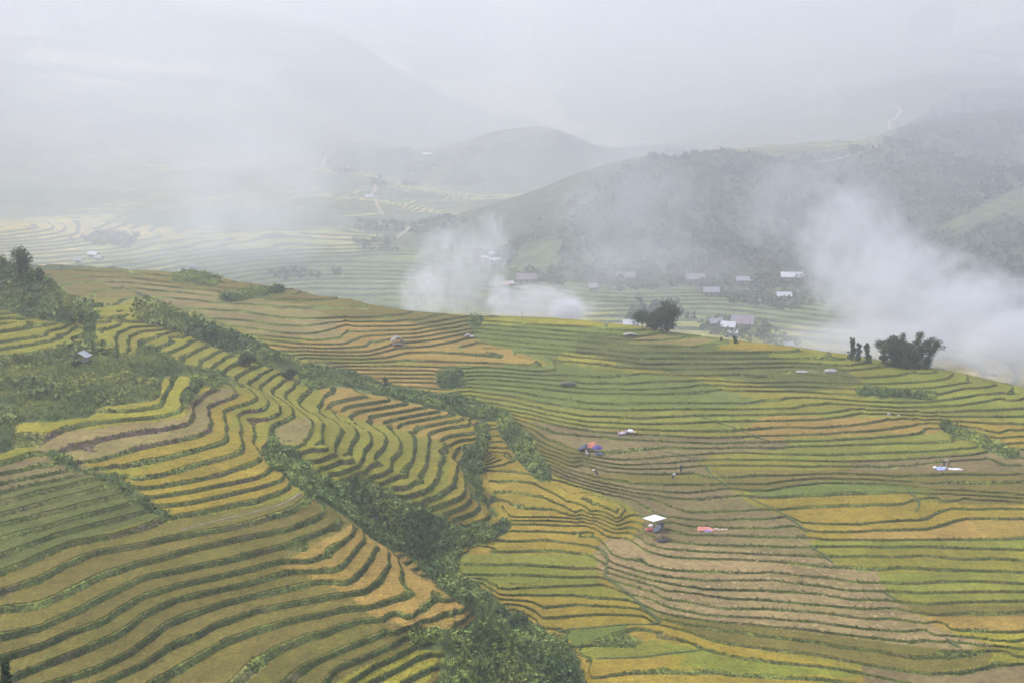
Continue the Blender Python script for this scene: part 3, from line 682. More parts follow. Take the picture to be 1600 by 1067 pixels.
scatter('wild_grass', P, s, tuftT, greens(P, (.19, .235, .07), .5, 12), M_leaf, label='tall wild grass between the bushes', cat='grass')
# grass on the terrace banks
tri = T[(band <= 2) & (band > 0) & (cen[:, 1] < 330) & (u0 > -60) & (u0 < 1660) & (v0 < 1100)]
pa, pb, pcx = V[tri[:, 0]], V[tri[:, 1]], V[tri[:, 2]]
ar = np.linalg.norm(np.cross(pb - pa, pcx - pa), axis=1) / 2; g = np.random.default_rng(77)
k = g.choice(len(tri), 52000, p=ar / ar.sum()); r1, r2 = g.random((2, len(k), 1)); fl = r1 + r2 > 1; r1 = np.where(fl, 1 - r1, r1); r2 = np.where(fl, 1 - r2, r2)
P = pa[k] + (pb[k] - pa[k]) * r1 + (pcx[k] - pa[k]) * r2
scatter('bank_grass', P, .16 + .22 * g.random(len(k)), tuftT, greens(P, (.135, .165, .045), .6, 21, 5.), M_leaf, label='rough green grass on the terrace banks', cat='grass')
# forest canopy on the far hill: uneven crowns
def far_points(R, n, seed, y0=600, y1=1750):
    g = np.random.default_rng(seed); out = []
    m = (GY > y0) & (GY < y1) & (look(R, UU, VV) > 0) & (look(clear, UU, VV) == 0) & (UU > -60) & (UU < 1700)
    i, j = np.where(m); A = GY[i, j] ** 2; k = g.choice(len(i), n, p=A / A.sum())
    y = GY[i[k], j[k]] * np.exp(DR * (g.random(n) - .5)); x = (ga[j[k]] + DA * (g.random(n) - .5)) * y
    return np.stack([x, y, zsm(x, y)], 1)
P = far_points(R_for, 9000, 31); s = 1.6 + 2.4 * np.random.default_rng(6).random(len(P)) ** 2
crT = [leaf_cloud(26, 1.0, .42, 70 + s_, .9) for s_ in range(4)]
scatter('hill_forest', P + [0, 0, .8], s, crT, greens(P, (.062, .088, .04), .3, 33, 60.), M_leaf, label='dark forest covering the big hill behind the valley', cat='forest')
R_grove = raster(['1040,440 1130,425 1300,440 1330,470 1240,490 1160,480', '930,440 1040,440 1030,455 940,455', '985,470 1060,470 1080,500 1050,500 980,500', '1085,510 1130,498 1200,505 1260,535 1260,550 1200,545 1140,530',
  '810,430 870,430 890,447 800,448', '640,262 690,238 700,250 650,292 630,290', '590,240 640,232 640,248 590,250', '580,280 600,278 605,292 580,290', '640,352 700,340 740,350 700,362 650,372', '555,375 620,372 630,392 560,392', '420,425 500,420 540,432 440,440', '1500,470 1600,470 1600,520 1540,500', '560,345 640,350 620,365 560,362', '110,375 170,362 220,372 200,390', '740,395 790,395 800,415 750,415','470,215 560,222 560,270 520,275 500,240'])
P = far_points(R_grove, 1500, 44, 460, 2200); s = 1.4 + 2.2 * np.random.default_rng(8).random(len(P)) ** 2
scatter('valley_groves', P + [0, 0, .8], s, crT, greens(P, (.065, .095, .04), .4, 36, 60.), M_leaf, label='dark groves and hedges round the valley hamlets', cat='groves')
# loose straw on the cut fields
P, u, v = near_points(lambda x, y, z, u, v: (look(R_plot, u, v) == ord('S')), .6, 61)
st = []
for s_ in range(3):
    g = np.random.default_rng(90 + s_); q = []
    for k in range(7):
        a = g.random() * 6.283; p = np.array([g.normal() * .5, g.normal() * .2, .03 + .05 * g.random()]); d = np.array([math.cos(a), math.sin(a), .1 * g.normal()]) * .35; w = np.array([-math.sin(a), math.cos(a), .3]) * .08
        q += [p - d - w, p + d - w, p + d + w, p - d + w]
    st.append(np.array(q))
scatter('cut_straw', P, .35 + .4 * np.random.default_rng(9).random(len(P)), st, np.array((.32, .24, .12)) * (.8 + .5 * np.random.default_rng(10).random((len(P), 1))), M_leaf, label='cut straw lying in rows on the harvested terraces', cat='straw')
# single plants --------------------------------------------------
class MB:
    def __init__(s): s.v, s.f = [], []
    def add(s, v, f):
        b = len(s.v); s.v += [tuple(map(float, p)) for p in v]; s.f += [tuple(i + b for i in q) for q in f]
    def box(s, c, d, rz=0., tilt=(0, 0)):
        cx, cy, cz = c; a, b = math.cos(rz), math.sin(rz); vv = []
        for z in (-.5, .5):
            for x, y in ((-.5, -.5), (.5, -.5), (.5, .5), (-.5, .5)):
                X, Y_, Z_ = x * d[0], y * d[1], z * d[2]; Z_ += X * tilt[0] + Y_ * tilt[1]
                vv.append((cx + X * a - Y_ * b, cy + X * b + Y_ * a, cz + Z_))
        s.add(vv, [(0, 3, 2, 1), (4, 5, 6, 7), (0, 1, 5, 4), (1, 2, 6, 5), (2, 3, 7, 6), (3, 0, 4, 7)])
    def tube(s, pts, rad, n=8):
        pts = [np.array(p, float) for p in pts]; rad = [rad] * len(pts) if np.isscalar(rad) else rad; vv = []
        for i, p in enumerate(pts):
            d = pts[min(i + 1, len(pts) - 1)] - pts[max(i - 1, 0)]; d /= np.linalg.norm(d) + 1e-9
            a = np.cross(d, (0, 0, 1) if abs(d[2]) < .9 else (1, 0, 0)); a /= np.linalg.norm(a); b = np.cross(d, a)
            vv += [p + (a * math.cos(t) + b * math.sin(t)) * rad[i] for t in np.arange(n) * 2 * math.pi / n]
        ff = [(i * n + k, i * n + (k + 1) % n, (i + 1) * n + (k + 1) % n, (i + 1) * n + k) for i in range(len(pts) - 1) for k in range(n)]
        ff += [tuple(range(n))[::-1], tuple((len(pts) - 1) * n + k for k in range(n))]
        s.add(vv, ff)
    def build(s, name, mat, parent=None, smooth=False, bevel=0.):
        o = mesh_obj(name, s.v, s.f, mat, None, None, smooth, parent)
        if bevel: b = o.modifiers.new('bevel', 'BEVEL'); b.width = bevel; b.segments = 2; b.limit_method = 'ANGLE'
        return o
def thing(name, loc, label, cat, group=None, rz=0.):
    o = bpy.data.objects.new(name, None); C.collection.objects.link(o); o.location = tuple(float(t) for t in loc); o.rotation_euler = (0, 0, rz)
    o.empty_display_size = .5; return tag(o, label, cat, group)
M_bark = flat_mat('bark', (.12, .09, .065), .95)
def tree(name, u, v, h, w, label, kind='round', col=(.07, .10, .035), group=None, seed=1, loc=None, cat='tree', leaf=.2, lift=.35, n=None):
    p = np.array(loc) if loc is not None else hit(u, v)
    t = thing(name, p - [0, 0, .15], label, cat, group); g = np.random.default_rng(seed)
    tr = MB(); bend = g.normal(size=2) * .03 * h; q = []
    if kind == 'bamboo':
        plumes = []
        for k in range(40):
            a = g.random() * 6.283; r0 = g.random() ** .5 * .38 * w; b = np.array([math.cos(a) * r0, math.sin(a) * r0 * .7, 0]); hh = h * (.62 + .38 * g.random()) * (1 - .35 * (r0 / (.5 * w)))
            dx = math.cos(a) * (.16 + .12 * g.random()) * w
            m1 = b + [dx * .35, 0, hh * .6]; m2 = b + [dx * .8, 0, hh]; m3 = b + [dx * 1.25, 0, hh * .93]
            tr.tube([b, m1, m2, m3], [.07, .05, .03, .015], 5); plumes.append((b, m1, m2, m3))
        for b, m1, m2, m3 in plumes:
            for s_, e_, kk in ((b + (m1 - b) * .05, m1, 5), (m1, m2, 4), (m2, m3, 2)):
                for i in range(kk):
                    c = s_ + (e_ - s_) * (i + g.random()) / kk; c = c + g.normal(size=3) * .15
                    q.append(leaf_cloud(50, .85 * (1.15 - .4 * c[2] / h), leaf, int(g.integers(1e6)), 1.0, .3) + c)
    else:
        top = h * .92; tr.tube([(0, 0, -.3), (bend[0] * .4, bend[1] * .4, top * .4), (bend[0], bend[1], top * .85)], [.045 * h ** .8 * .6, .03 * h ** .8 * .6, .012 * h], 8)
        if kind == 'round':
            N_ = n or 26
            for k in range(N_):
                d = g.normal(size=3); d /= np.linalg.norm(d); r = g.random() ** .45
                c = np.array([bend[0] + d[0] * r * w * .36, bend[1] + d[1] * r * w * .36, h * (lift + (1 - lift) * .5) + d[2] * r * h * (1 - lift) * .42])
                if k < 9: b0 = np.array([bend[0] * .6, bend[1] * .6, min(h * lift * (.7 + .5 * g.random()), c[2])]); tr.tube([b0, (b0 + c) / 2 + [0, 0, .1], c], [.02 * h * .5, .012 * h * .5, .006 * h], 5)
                q.append(leaf_cloud(70, w * (.15 + .1 * g.random()), leaf, int(g.integers(1e6)), .85, .35) + c)
        elif kind == 'slim':
            for k in range(n or 16):
                f = (k + .5) / (n or 16); c = np.array([bend[0] * f + g.normal() * w * .13, bend[1] * f + g.normal() * w * .13, h * (.1 + .88 * f)])
                wd = w * (.34 - .2 * f) * (.65 + .6 * g.random())
                tr.tube([(bend[0] * f, bend[1] * f, c[2] - .1), c], [.03, .015], 4)
                q.append(leaf_cloud(46, wd, leaf, int(g.integers(1e6)), 1.1, .3) + c)
        elif kind == 'conifer':
            for k in range(60):
                f = (k + .5) / 60; a = k * 2.4; rr = w * .5 * (1 - f) ** .9
                for b in range(3):
                    aa = a + b * 2.09 + g.random() * .4; e = np.array([math.cos(aa) * rr, math.sin(aa) * rr, h * (.08 + .92 * f) + rr * .12]); s0 = np.array([0, 0, h * (.08 + .92 * f)])
                    tr.tube([s0, e], [.03, .01], 4)
                    for m in range(3): q.append(leaf_cloud(60, max(.16, rr * .3), .09, int(g.integers(1e6)), .9, .2) + s0 + (e - s0) * (m + 1) / 3)
            q += [leaf_cloud(420, .38, .09, 5, 2.6, .1) + [0, 0, h - .7], leaf_cloud(200, .5, .09, 6, 2., .1) + [0, 0, h - 1.8]]
    tr.build('trunk', M_bark, t, True)
    vv = np.concatenate(q); nq = len(vv) // 4
    cc = np.array(col) * (.65 + .7 * np.repeat(g.random(max(1, nq // 25 + 1)), 25)[:nq, None]) * (.85 + .3 * g.random((nq, 1)))
    mesh_obj('crown', vv, np.arange(len(vv)).reshape(-1, 4), M_leaf, None, cc, False, t)
    return t
tree('broadleaf_tree', 32, 434, 7.6, 5.4, 'tall dark tree standing on the crest of the left hillside', seed=3, lift=.12)
tree('broadleaf_tree', 60, 440, 2.6, 3.2, 'small rounded tree right of the tall crest tree', seed=12, lift=.1, col=(.085, .12, .04), n=14)
tree('broadleaf_tree', 1004, 513, 4.6, 6.6, 'low spreading tree in front of the white roof on the ridge', seed=5, lift=.25, n=24, col=(.06, .09, .035))
tree('broadleaf_tree', 1041, 519, 8.4, 7.6, 'tallest round tree on the middle ridge beside the white roof', seed=6, lift=.02, n=60, col=(.055, .08, .03))
tree('broadleaf_tree', 1023, 516, 5.0, 5.4, 'mid sized tree squeezed between the low and the tallest ridge trees', seed=7, lift=.02, n=34, col=(.055, .08, .03))
tree('bamboo_clump', 1418, 573, 8.3, 12.5, 'wide feathery bamboo clump with drooping tips on the right ridge', 'bamboo', (.075, .10, .04), seed=8, cat='bamboo', leaf=.17)
tree('slender_tree', 1331, 562, 5.4, 2.1, 'tallest of the three slender trees left of the bamboo', 'slim', (.055, .075, .035), 'slender trees on the right ridge', 21)
tree('slender_tree', 1341, 564, 4.3, 1.9, 'middle one of the three slender trees left of the bamboo', 'slim', (.055, .075, .035), 'slender trees on the right ridge', 22)
tree('slender_tree', 1355, 566, 4.4, 2.2, 'rightmost of the three slender trees, nearest the bamboo', 'slim', (.06, .08, .035), 'slender trees on the right ridge', 23, n=16)
tree('broadleaf_tree', 1379, 568, 2.6, 2.4, 'little open tree at the left foot of the bamboo', seed=24, lift=.2, n=9)
tree('broadleaf_tree', 602, 606, 2.4, 1.8, 'dark pointed tree rising from the bushes of the upper gully', 'slim', seed=25, n=9)
tree('broadleaf_tree', 1149, 536, 1.9, 1.3, 'small bushy tree on the ridge edge right of the hedge', 'slim', seed=26, n=8)
tree('broadleaf_tree', 1127, 533, 1.2, .8, 'tiny tree on the ridge edge above the hedge', 'slim', seed=27, n=6)
tree('broadleaf_tree', 120, 574, 1.6, 1.8, 'round bush below the little hillside hut', seed=28, lift=.05, n=8, cat='bush')
tree('broadleaf_tree', 385, 572, 3.0, 4.0, 'dark tree at the lower end of the shrubby crest', seed=29, lift=.05, n=16)
tree('broadleaf_tree', 452, 592, 2.4, 3.2, 'bushy tree where the shrubby crest meets the upper gully', seed=30, lift=.05, n=12)
tree('broadleaf_tree', 1043, 237, 6.5, 4.5, 'left one of two lone trees on top of the forested hill', 'slim', group='lone trees on the hilltop', seed=31, leaf=.5, n=8)
tree('broadleaf_tree', 1097, 239, 5., 5., 'right one of two lone trees on top of the forested hill', seed=32, group='lone trees on the hilltop', leaf=.5, n=8, lift=.1)
yb = 100.; xb = av(8, 1050) * yb; zb_ = -tv(1026) * yb; zg_ = float(ground(xb, yb)[0])
tree('conifer_tree', 0, 0, zb_ - zg_, 7.5, 'dark conifer whose tip pokes up in the bottom left corner', 'conifer', (.035, .075, .02), seed=33, loc=(xb, yb, zg_))
# ---------------------------------------------------------------- paths and bunds
def pline(s): return [tuple(float(t) for t in p.split(',')) for p in s.split()]
def ribbon(name, pts, w, hgt, mat, label, smooth=3.0, kind='structure', maxstep=1.5):
    W3 = [hit(u, v) for u, v in pts]; P = []
    for a, b in zip(W3[:-1], W3[1:]):
        n = max(1, int(np.linalg.norm((b - a)[:2]) / maxstep))
        P += [a + (b - a) * k / n for k in range(n)]
    P = np.array(P + [W3[-1]])
    for _ in range(2):
        if len(P) > 4: P[1:-1, :2] = (P[:-2, :2] + 2 * P[1:-1, :2] + P[2:, :2]) / 4
    d = np.gradient(P[:, :2], axis=0); d /= np.linalg.norm(d, axis=1)[:, None] + 1e-9; nrm = np.stack([-d[:, 1], d[:, 0]], 1)
    wj = w * (1 + .25 * vnoise(P[:, 0], P[:, 1], 3))[:, None]
    L, R_ = P[:, :2] + nrm * wj / 2, P[:, :2] - nrm * wj / 2
    zc = np.maximum(ground(*P[:, :2].T), np.maximum(ground(*L.T), ground(*R_.T)) if w < 1.2 else -1e9) + hgt
    if w >= 1.2: zc = np.maximum(zc, (ground(*L.T) + ground(*R_.T)) / 2 + hgt)
    i = np.arange(len(P)); v = np.concatenate([np.c_[L + nrm * .12, zc - .7], np.c_[L, zc], np.c_[R_, zc], np.c_[R_ - nrm * .12, zc - .7]]); n = len(P)
    f = [(k * n + a, k * n + a + 1, (k + 1) * n + a + 1, (k + 1) * n + a) for k in range(3) for a in range(n - 1)]
    o = mesh_obj(name, v, f, mat, None, None, False); tag(o, kind=kind, label=label); return o
M_dirt = flat_mat('dirt', (.34, .27, .17), .95, [(.8, 4, .8, 1.2), (.1, 3, .8, 1.2)], (2., .6, .1))
M_bund = flat_mat('bund_grass', (.07, .09, .028), .95, [(1.2, 4, .6, 1.4)], (3., 1., .3))
M_path = flat_mat('trodden_path', (.16, .145, .10), .95, [(1.2, 4, .7, 1.3)], (3., .6, .1))
for s in ('1085,648 1130,662 1165,676 1203,690', '1160,770 1195,790 1235,808 1262,832', '1268,853 1288,868 1310,886', '872,986 925,982 975,976 1030,973', '915,1032 1000,1028 1050,1020 1095,1015',
          '932,854 947,858 951,880 940,900 962,912 992,935 1010,952 1033,974', '1100,722 1112,745 1140,762', '1040,705 1085,716', '1383,925 1400,938', '1478,996 1500,1012', '802,660 845,690', '1280,880 1300,886', '1420,768 1440,785 1430,800'):
    ribbon('earth_bund', pline(s), .42, .08, M_bund, 'grassy bund dividing the paddies')
ribbon('foot_path', pline('282,829 310,820 350,810 400,799 437,790 462,777 478,764'), .4, .03, M_path, 'narrow trodden path along the terrace rim above the gully')
for s, l in (('520,228 519,240 508,250 502,262', 'short pale dirt track on the far slope'), ('560,284 582,284 588,292 583,302 572,306', 'looping dirt track beside the far hamlet'), ('587,308 589,320 598,336', 'reddish dirt track dropping to the valley floor'),
             ('641,355 630,366 618,371 607,382', 'pale track crossing the valley fields'), ('1352,236 1366,232 1378,225', 'bright stretch of track on the hill saddle'), ('1398,165 1408,172 1402,184 1388,190 1392,204', 'faint zigzag track on the right mountain')):
    ribbon('dirt_road', pline(s), 3.0, .35, M_dirt, l, maxstep=6)
ribbon('dirt_road', pline('1222,250 1250,254 1285,250 1325,243'), 9., .5, M_dirt, 'bare tan saddle ridge of the big hill', maxstep=8)
# ---------------------------------------------------------------- houses
M_far = flat_mat('pale_sheet_roof', (.36, .36, .38), .6, [(.5, 3, .75, 1.15)]); M_white = flat_mat('white_sheet_roof', (.54, .54, .57), .5, [(.8, 2, .94, 1.04)]); M_grey = flat_mat('grey_roof', (.30, .29, .32), .8, [(.6, 3, .8, 1.2)]); M_mauve = flat_mat('old_tile_roof', (.26, .22, .25), .85, [(.6, 3, .75, 1.2)])
M_orng = flat_mat('orange_roof', (.50, .26, .14), .8); M_wall = flat_mat('wooden_wall', (.24, .19, .15), .9, [(1.2, 3, .75, 1.25)]); M_plas = flat_mat('white_plaster', (.45, .44, .43), .8); M_dark = flat_mat('dark_opening', (.03, .03, .035), .6); M_wood = flat_mat('weathered_wood', (.20, .16, .12), .9)
def house(u, v, w, d, h, roof, label, rz=0., y=None, rh=None, wall=None, storeys=1, windows=2, group=None, name='farmhouse', cat='house'):
    w *= .74; d *= .8
    if y is None: p = hit(u, v)
    else: p = np.array([av(u, v) * y, y, zsm(av(u, v) * y, y)])
    t = thing(name, p - [0, 0, .2], label, cat, group, rz); rh = rh if rh else .28 * d
    m = MB(); m.box((0, 0, h / 2), (w, d, h)); m.add([(-w / 2, -d / 2, h), (w / 2, -d / 2, h), (w / 2, d / 2, h), (-w / 2, d / 2, h), (-w / 2, 0, h + rh), (w / 2, 0, h + rh)], [(0, 4, 3), (1, 2, 5)]); m.build('wall', wall or M_wall, t)
    o = .09 * w + .3; th = .12; e = rh * (d / 2 + .6) / (d / 2) - rh; r = MB()
    for s in (-1, 1):
        y1 = s * (d / 2 + .6); q = [(-w / 2 - o, y1, h - e), (w / 2 + o, y1, h - e), (w / 2 + o, 0, h + rh + .02), (-w / 2 - o, 0, h + rh + .02)]
        r.add(q + [(a, b, c + th) for a, b, c in q], [(0, 1, 2, 3), (7, 6, 5, 4), (0, 4, 5, 1), (1, 5, 6, 2), (2, 6, 7, 3), (3, 7, 4, 0)])
    r.box((0, 0, h + rh + th + .04), (w + 2 * o, .35, .12)); r.build('roof', roof, t)
    k = MB(); k.box((0, -d / 2 - .04, 1.0), (1.0, .1, 2.0)); k.build('door', M_dark, t)
    for st in range(storeys):
        for i in range(windows):
            x = (i - (windows - 1) / 2) * w / max(1, windows) * 1.35 + (.4 if windows % 2 else 0) * w / 2
            q = MB(); q.box((x, -d / 2 - .04, st * h / storeys + .55 * h / storeys), (.9, .1, .9)); q.build('window', M_dark, t)
    return t
house(986, 503, 9.5, 6, 2.4, M_white, 'white roofed farmhouse behind the low spreading ridge tree', .12, y=692, rh=1.6)
house(1052, 486, 6, 5, 2.3, M_white, 'small white roofed house right behind the tallest ridge tree', -.5, rh=1.6)
house(1138, 516, 8, 5.5, 2.3, M_white, 'bright white roofed house in the hamlet beyond the right ridge', -.35, rh=1.9)
house(1160, 512, 12, 9, 3., M_mauve, 'big dark roofed longhouse right behind the bright hamlet house', -.2, rh=3.2)
house(1118, 510, 8, 6, 2.4, M_grey, 'grey roofed hut left of the bright hamlet house', .3, rh=1.6)
house(1145, 524, 5, 3.5, 1.8, M_white, 'low white roofed shed below the bright hamlet house', -.2, rh=.8, windows=1)
house(1231, 545, 5, 4, 2., M_far, 'small lone white roofed house just over the ridge edge', .2, y=640, rh=1., windows=1)
house(1237, 438, 13.5, 8, 2.6, M_white, 'widest white roofed house at the foot of the forested hill', -.1, rh=2.)
house(1224, 468, 9, 6, 2.3, M_white, 'white roofed house below the widest white roof', .08, rh=1.6)
house(1160, 443, 8, 6, 2.4, M_grey, 'pale striped roofed house left of the widest white roof', 0, rh=1.6)
house(1086, 441, 12, 7, 2.6, M_mauve, 'mauve roofed longhouse at the hill foot above the ridge trees', .05, rh=2.2)
house(978, 438, 13, 7, 2.6, M_mauve, 'leftmost mauve roofed longhouse along the hill foot', 0, rh=2.2)
house(1110, 462, 10, 7, 2.5, M_grey, 'grey roofed farmhouse in the grove above the right ridge', .1, rh=2.)
house(926, 454, 6, 5, 2.3, M_grey, 'small grey house at the left end of the hill foot hamlet', .2, rh=1.5)
house(822, 442, 13, 8, 2.8, M_mauve, 'big mauve tiled longhouse left of the forested hill', .1, rh=2.6)
house(797, 446, 4.5, 4, 2., M_white, 'tiny white roofed shed beside the orange roof', 0, rh=.9, windows=1)
house(789, 448, 5, 4, 1.8, M_orng, 'low orange roofed shed on the valley floor', 0, rh=1., windows=1)
house(772, 417, 7, 5, 4.4, M_white, 'tall white plastered house beside the drifting smoke', .3, rh=1., wall=M_plas, storeys=2, windows=2)
house(757, 415, 4.5, 5, 5., M_white, 'narrow white plastered house with a dark front, left of the tall one', 0, rh=.8, wall=M_plas, storeys=2, windows=1)
house(768, 402, 5, 4, 2.4, M_white, 'small white roof above the tall plastered house', .5, rh=1., windows=1)
house(147, 402, 8, 5, 2., M_white, 'long slanting white roof left of centre beyond the orange strip', -.5, rh=1.2)
house(155, 406, 6, 4, 1.8, M_far, 'short white roof just below the long slanting one', -.5, rh=1.)
house(122, 411, 5, 4, 2.2, M_far, 'small white house left of the two slanting roofs', .1, rh=1., windows=1)
house(300, 421, 5, 4, 2., M_grey, 'dim grey house just past the end of the orange strip', 0, rh=1.2, windows=1)
for u, v, w, l in ((667, 243, 13, 'largest bright roof among the far terraces'), (578, 243, 5, 'tiny white house left of the largest far roof'), (526, 268, 8, 'white roof beside the upper end of the short track'), (498, 200, 6, 'pale house high above the short dirt track'),
                   (642, 275, 6, 'white roof in the far grove, upper of two'), (636, 303, 6, 'white roof in the far grove, lower of two'), (577, 310, 9, 'white roof beside the looping dirt track'), (572, 296, 4, 'tiny white shed inside the track loop'),
                   (676, 198, 10, 'thin bright roof above the far grove'), (686, 206, 6, 'faint roof below the thin bright roof'), (615, 172, 7, 'faint roof high on the misty slope'), (1011, 224, 9, 'bright roof left of the two hilltop trees'), (53, 103, 9, 'lone white roof high in the mist at upper left'), (401, 137, 8, 'white roof on the far orange terrace strip'), (1551, 588, 5, 'white roof half hidden in the smoke at far right')):
    house(u, v, w * .85, w * .5, 2.0, M_far if w < 9 else M_white, l, .1 * math.sin(u), rh=w * .14, windows=1, group='far white roofed houses')
# ---------------------------------------------------------------- field huts
def field_hut(u, v, w, d, h, rh, roof, label, rz, floor_h=.45, wallside=True, thick=.08):
    p = hit(u, v); t = thing('field_hut', p, label, 'hut', None, rz)
    for sx in (-1, 1):
        for sy in (-1, 1):
            m = MB(); m.tube([(sx * w * .42, sy * d * .4, -.6), (sx * w * .42, sy * d * .4, h + .05)], .06, 6); m.build('post', M_wood, t)
    m = MB(); m.box((0, 0, floor_h), (w * .95, d * .9, .1)); m.build('floor_platform', flat_mat('pale_boards', (.42, .38, .30), .9), t)
    for s in (-1, 1):
        r = MB(); q = [(s * (w / 2 + .35), -d / 2 - .3, h - .2), (s * (w / 2 + .35), d / 2 + .3, h - .2), (0, d / 2 + .3, h + rh), (0, -d / 2 - .3, h + rh)]
        r.add(q + [(a, b, c + thick) for a, b, c in q], [(0, 1, 2, 3), (7, 6, 5, 4), (0, 4, 5, 1), (1, 5, 6, 2), (2, 6, 7, 3), (3, 7, 4, 0)]); r.build('roof_panel', roof, t)
    if wallside: m = MB(); m.box((w * .44, 0, h * .6), (.06, d * .8, h * .75)); m.build('side_wall', M_grey, t)
    m = MB(); m.tube([(-w * .42, -d * .4, h * .72), (w * .42, -d * .4, h * .72)], .04, 5); m.build('rail', M_wood, t); return t
field_hut(127, 567, 2.5, 2.2, 1.35, .7, flat_mat('zinc_sheet', (.30, .31, .33), .7), 'open hut with a pale peaked sheet roof on the scrubby left hillside', -.12)
field_hut(621, 540, 2.5, 2.4, 1.45, .75, flat_mat('grey_thatch', (.20, .19, .18), .95), 'open hut with a grey thatched roof in the orange rice field', .25)
field_hut(984, 526, 2.3, 1.2, .8, .12, flat_mat('pale_tiles', (.36, .30, .29), .9), 'low pale shelter on the upper terraces below the ridge trees', .05, .2)
field_hut(887, 602, 2.8, 1.4, .5, .25, flat_mat('dark_thatch', (.10, .09, .08), .95), 'low dark thatched lean-to among the green terraces', .02, .15, False)
field_hut(731, 528, .9, .8, .5, .25, M_far, 'tiny white roofed hut at the foot of the middle ridge', .1, .2)
# open shelter with the flat white roof
p = hit(1022, 829); t = thing('field_shelter', p, 'open shelter with a flat white square roof on thin posts beside the straw heap', 'shelter', None, math.radians(37))
m = MB(); m.box((0, 0, 2.30), (2.75, 2.7, .07), 0, (.03, -.02)); m.build('roof', flat_mat('bright_sheet', (.8, .8, .83), .6, [(1.5, 2, .9, 1.05)]), t)
for sx in (-1, 1):
    for sy in (-1, 1): m = MB(); m.tube([(sx * 1.12, sy * 1.08, -.7), (sx * 1.12, sy * 1.08, 2.26)], .045, 6); m.build('post', M_wood, t)
for sy in (-1, 1): m = MB(); m.tube([(-1.25, sy * 1.08, 2.2), (1.25, sy * 1.08, 2.2)], .035, 5); m.build('beam', M_wood, t)
base = p
def sack(name, u, v, r, col, label, group=None, sq=(1, 1, .6), dz=0., cat='sack', off=(0, 0)):
    q = hit(u, v) + [off[0], off[1], dz]; g = np.random.default_rng(int(u * 7 + v)); V_, F_ = [], []
    nu, nv_ = 14, 8
    for i in range(nv_ + 1):
        th = math.pi * i / nv_
        for j in range(nu):
            ph = 2 * math.pi * j / nu; k = 1 + .12 * math.sin(3 * ph + g.random() * .4 + u) + .08 * math.cos(5 * th + ph)
            V_.append((r * sq[0] * math.copysign(abs(math.sin(th)) ** .8, 1) * math.cos(ph) * k, r * sq[1] * math.sin(th) ** .8 * math.sin(ph) * k if th < 3.14159 else 0., r * sq[2] * (math.cos(th) * k + .75)))
    for i in range(nv_):
        for j in range(nu): F_.append((i * nu + j, (i + 1) * nu + j, (i + 1) * nu + (j + 1) % nu, i * nu + (j + 1) % nu))
    o = mesh_obj(name, V_, F_, flat_mat(name + '_cloth', col, .85, [(2.5, 3, .75, 1.2)], (2.5, .6, .15)), None, None, True); o.location = q; tag(o, label, cat, group); return o
G1 = 'sacks under the white shelter'
sack('grain_sack', 1013, 829, .5, (.45, .12, .10), 'red sack at the left under the white shelter roof', G1); sack('grain_sack', 1018, 827, .5, (.5, .18, .16), 'faded red sack in the middle under the white shelter roof', G1)
sack('grain_sack', 1025, 829, .55, (.34, .36, .42), 'grey sack at the front right under the white shelter', G1); sack('grain_sack', 1029, 826, .5, (.40, .42, .48), 'light grey sack at the right under the white shelter', G1)
sack('grain_sack', 1032, 821, .5, (.07, .08, .10), 'black bundle behind the grey sacks at the shelter', G1, dz=.2); sack('grain_sack', 1017, 823, .4, (.7, .7, .74), 'white sack behind the red sacks at the shelter', G1)
sack('grain_sack', 1010, 826, .22, (.75, .55, .2), 'small yellow bag at the shelter post', G1)
# straw heap
q0 = hit(1036, 842); g = np.random.default_rng(5); hq = []
for k in range(900):
    a = g.random() * 6.283; r = g.random() ** .6; c = np.array([math.cos(a) * r * 1.6, math.sin(a) * r * 1.0, (1 - r ** 2) * 1.0 * (.85 + .3 * g.random())]); d = g.normal(size=3) * [1, 1, .4]; d /= np.linalg.norm(d); w = np.cross(d, g.normal(size=3)); w /= np.linalg.norm(w)
    d *= .22; w *= .06; hq += [c - d - w, c + d - w, c + d + w, c - d + w]
st_ = thing('straw_heap', q0, 'big heap of threshed straw in front of the white shelter', 'straw heap'); mesh_obj('straw', np.array(hq), np.arange(3600).reshape(-1, 4), M_leaf, None, np.array((.34, .25, .13)) * (.75 + .5 * g.random((900, 1))), False, st_)
sack('heap_hollow', 1036, 845, .75, (.045, .05, .055), 'dark lump painted as the shaded hollow at the foot of the straw heap', None, (1.3, .7, .35), 0, 'tarpaulin')  # near-black lump whose colour puts in the shade of the heap's hollow
# tarpaulins
def tarp(name, u, v, pts, col, label, rz=0., th=.03):
    """draped sheet: pts = rows of (x, y, z) control points"""
    A = np.array(pts, float); nr_, nc_ = A.shape[:2]; F = 6; J, I = np.meshgrid(np.linspace(0, nc_ - 1.001, (nc_ - 1) * F + 1), np.linspace(0, nr_ - 1.001, (nr_ - 1) * F + 1))
    S = np.stack([bil(A[:, :, k], I, J) for k in range(3)], 2); S[:, :, 2] += .12 * vnoise(S[:, :, 0] * 3, S[:, :, 1] * 3, 7)
    r_, c_ = S.shape[:2]; q = (np.arange(r_ - 1)[:, None] * c_ + np.arange(c_ - 1)[None]).ravel(); f = np.stack([q, q + 1, q + c_ + 1, q + c_], 1)
    o = mesh_obj(name, S.reshape(-1, 3), f, flat_mat(name + '_sheet', col, .55, [(1.5, 2, .85, 1.15)]), None, None, True); o.location = hit(u, v); o.rotation_euler = (0, 0, rz)
    s = o.modifiers.new('thick', 'SOLIDIFY'); s.thickness = th; tag(o, label, 'tarpaulin'); return o
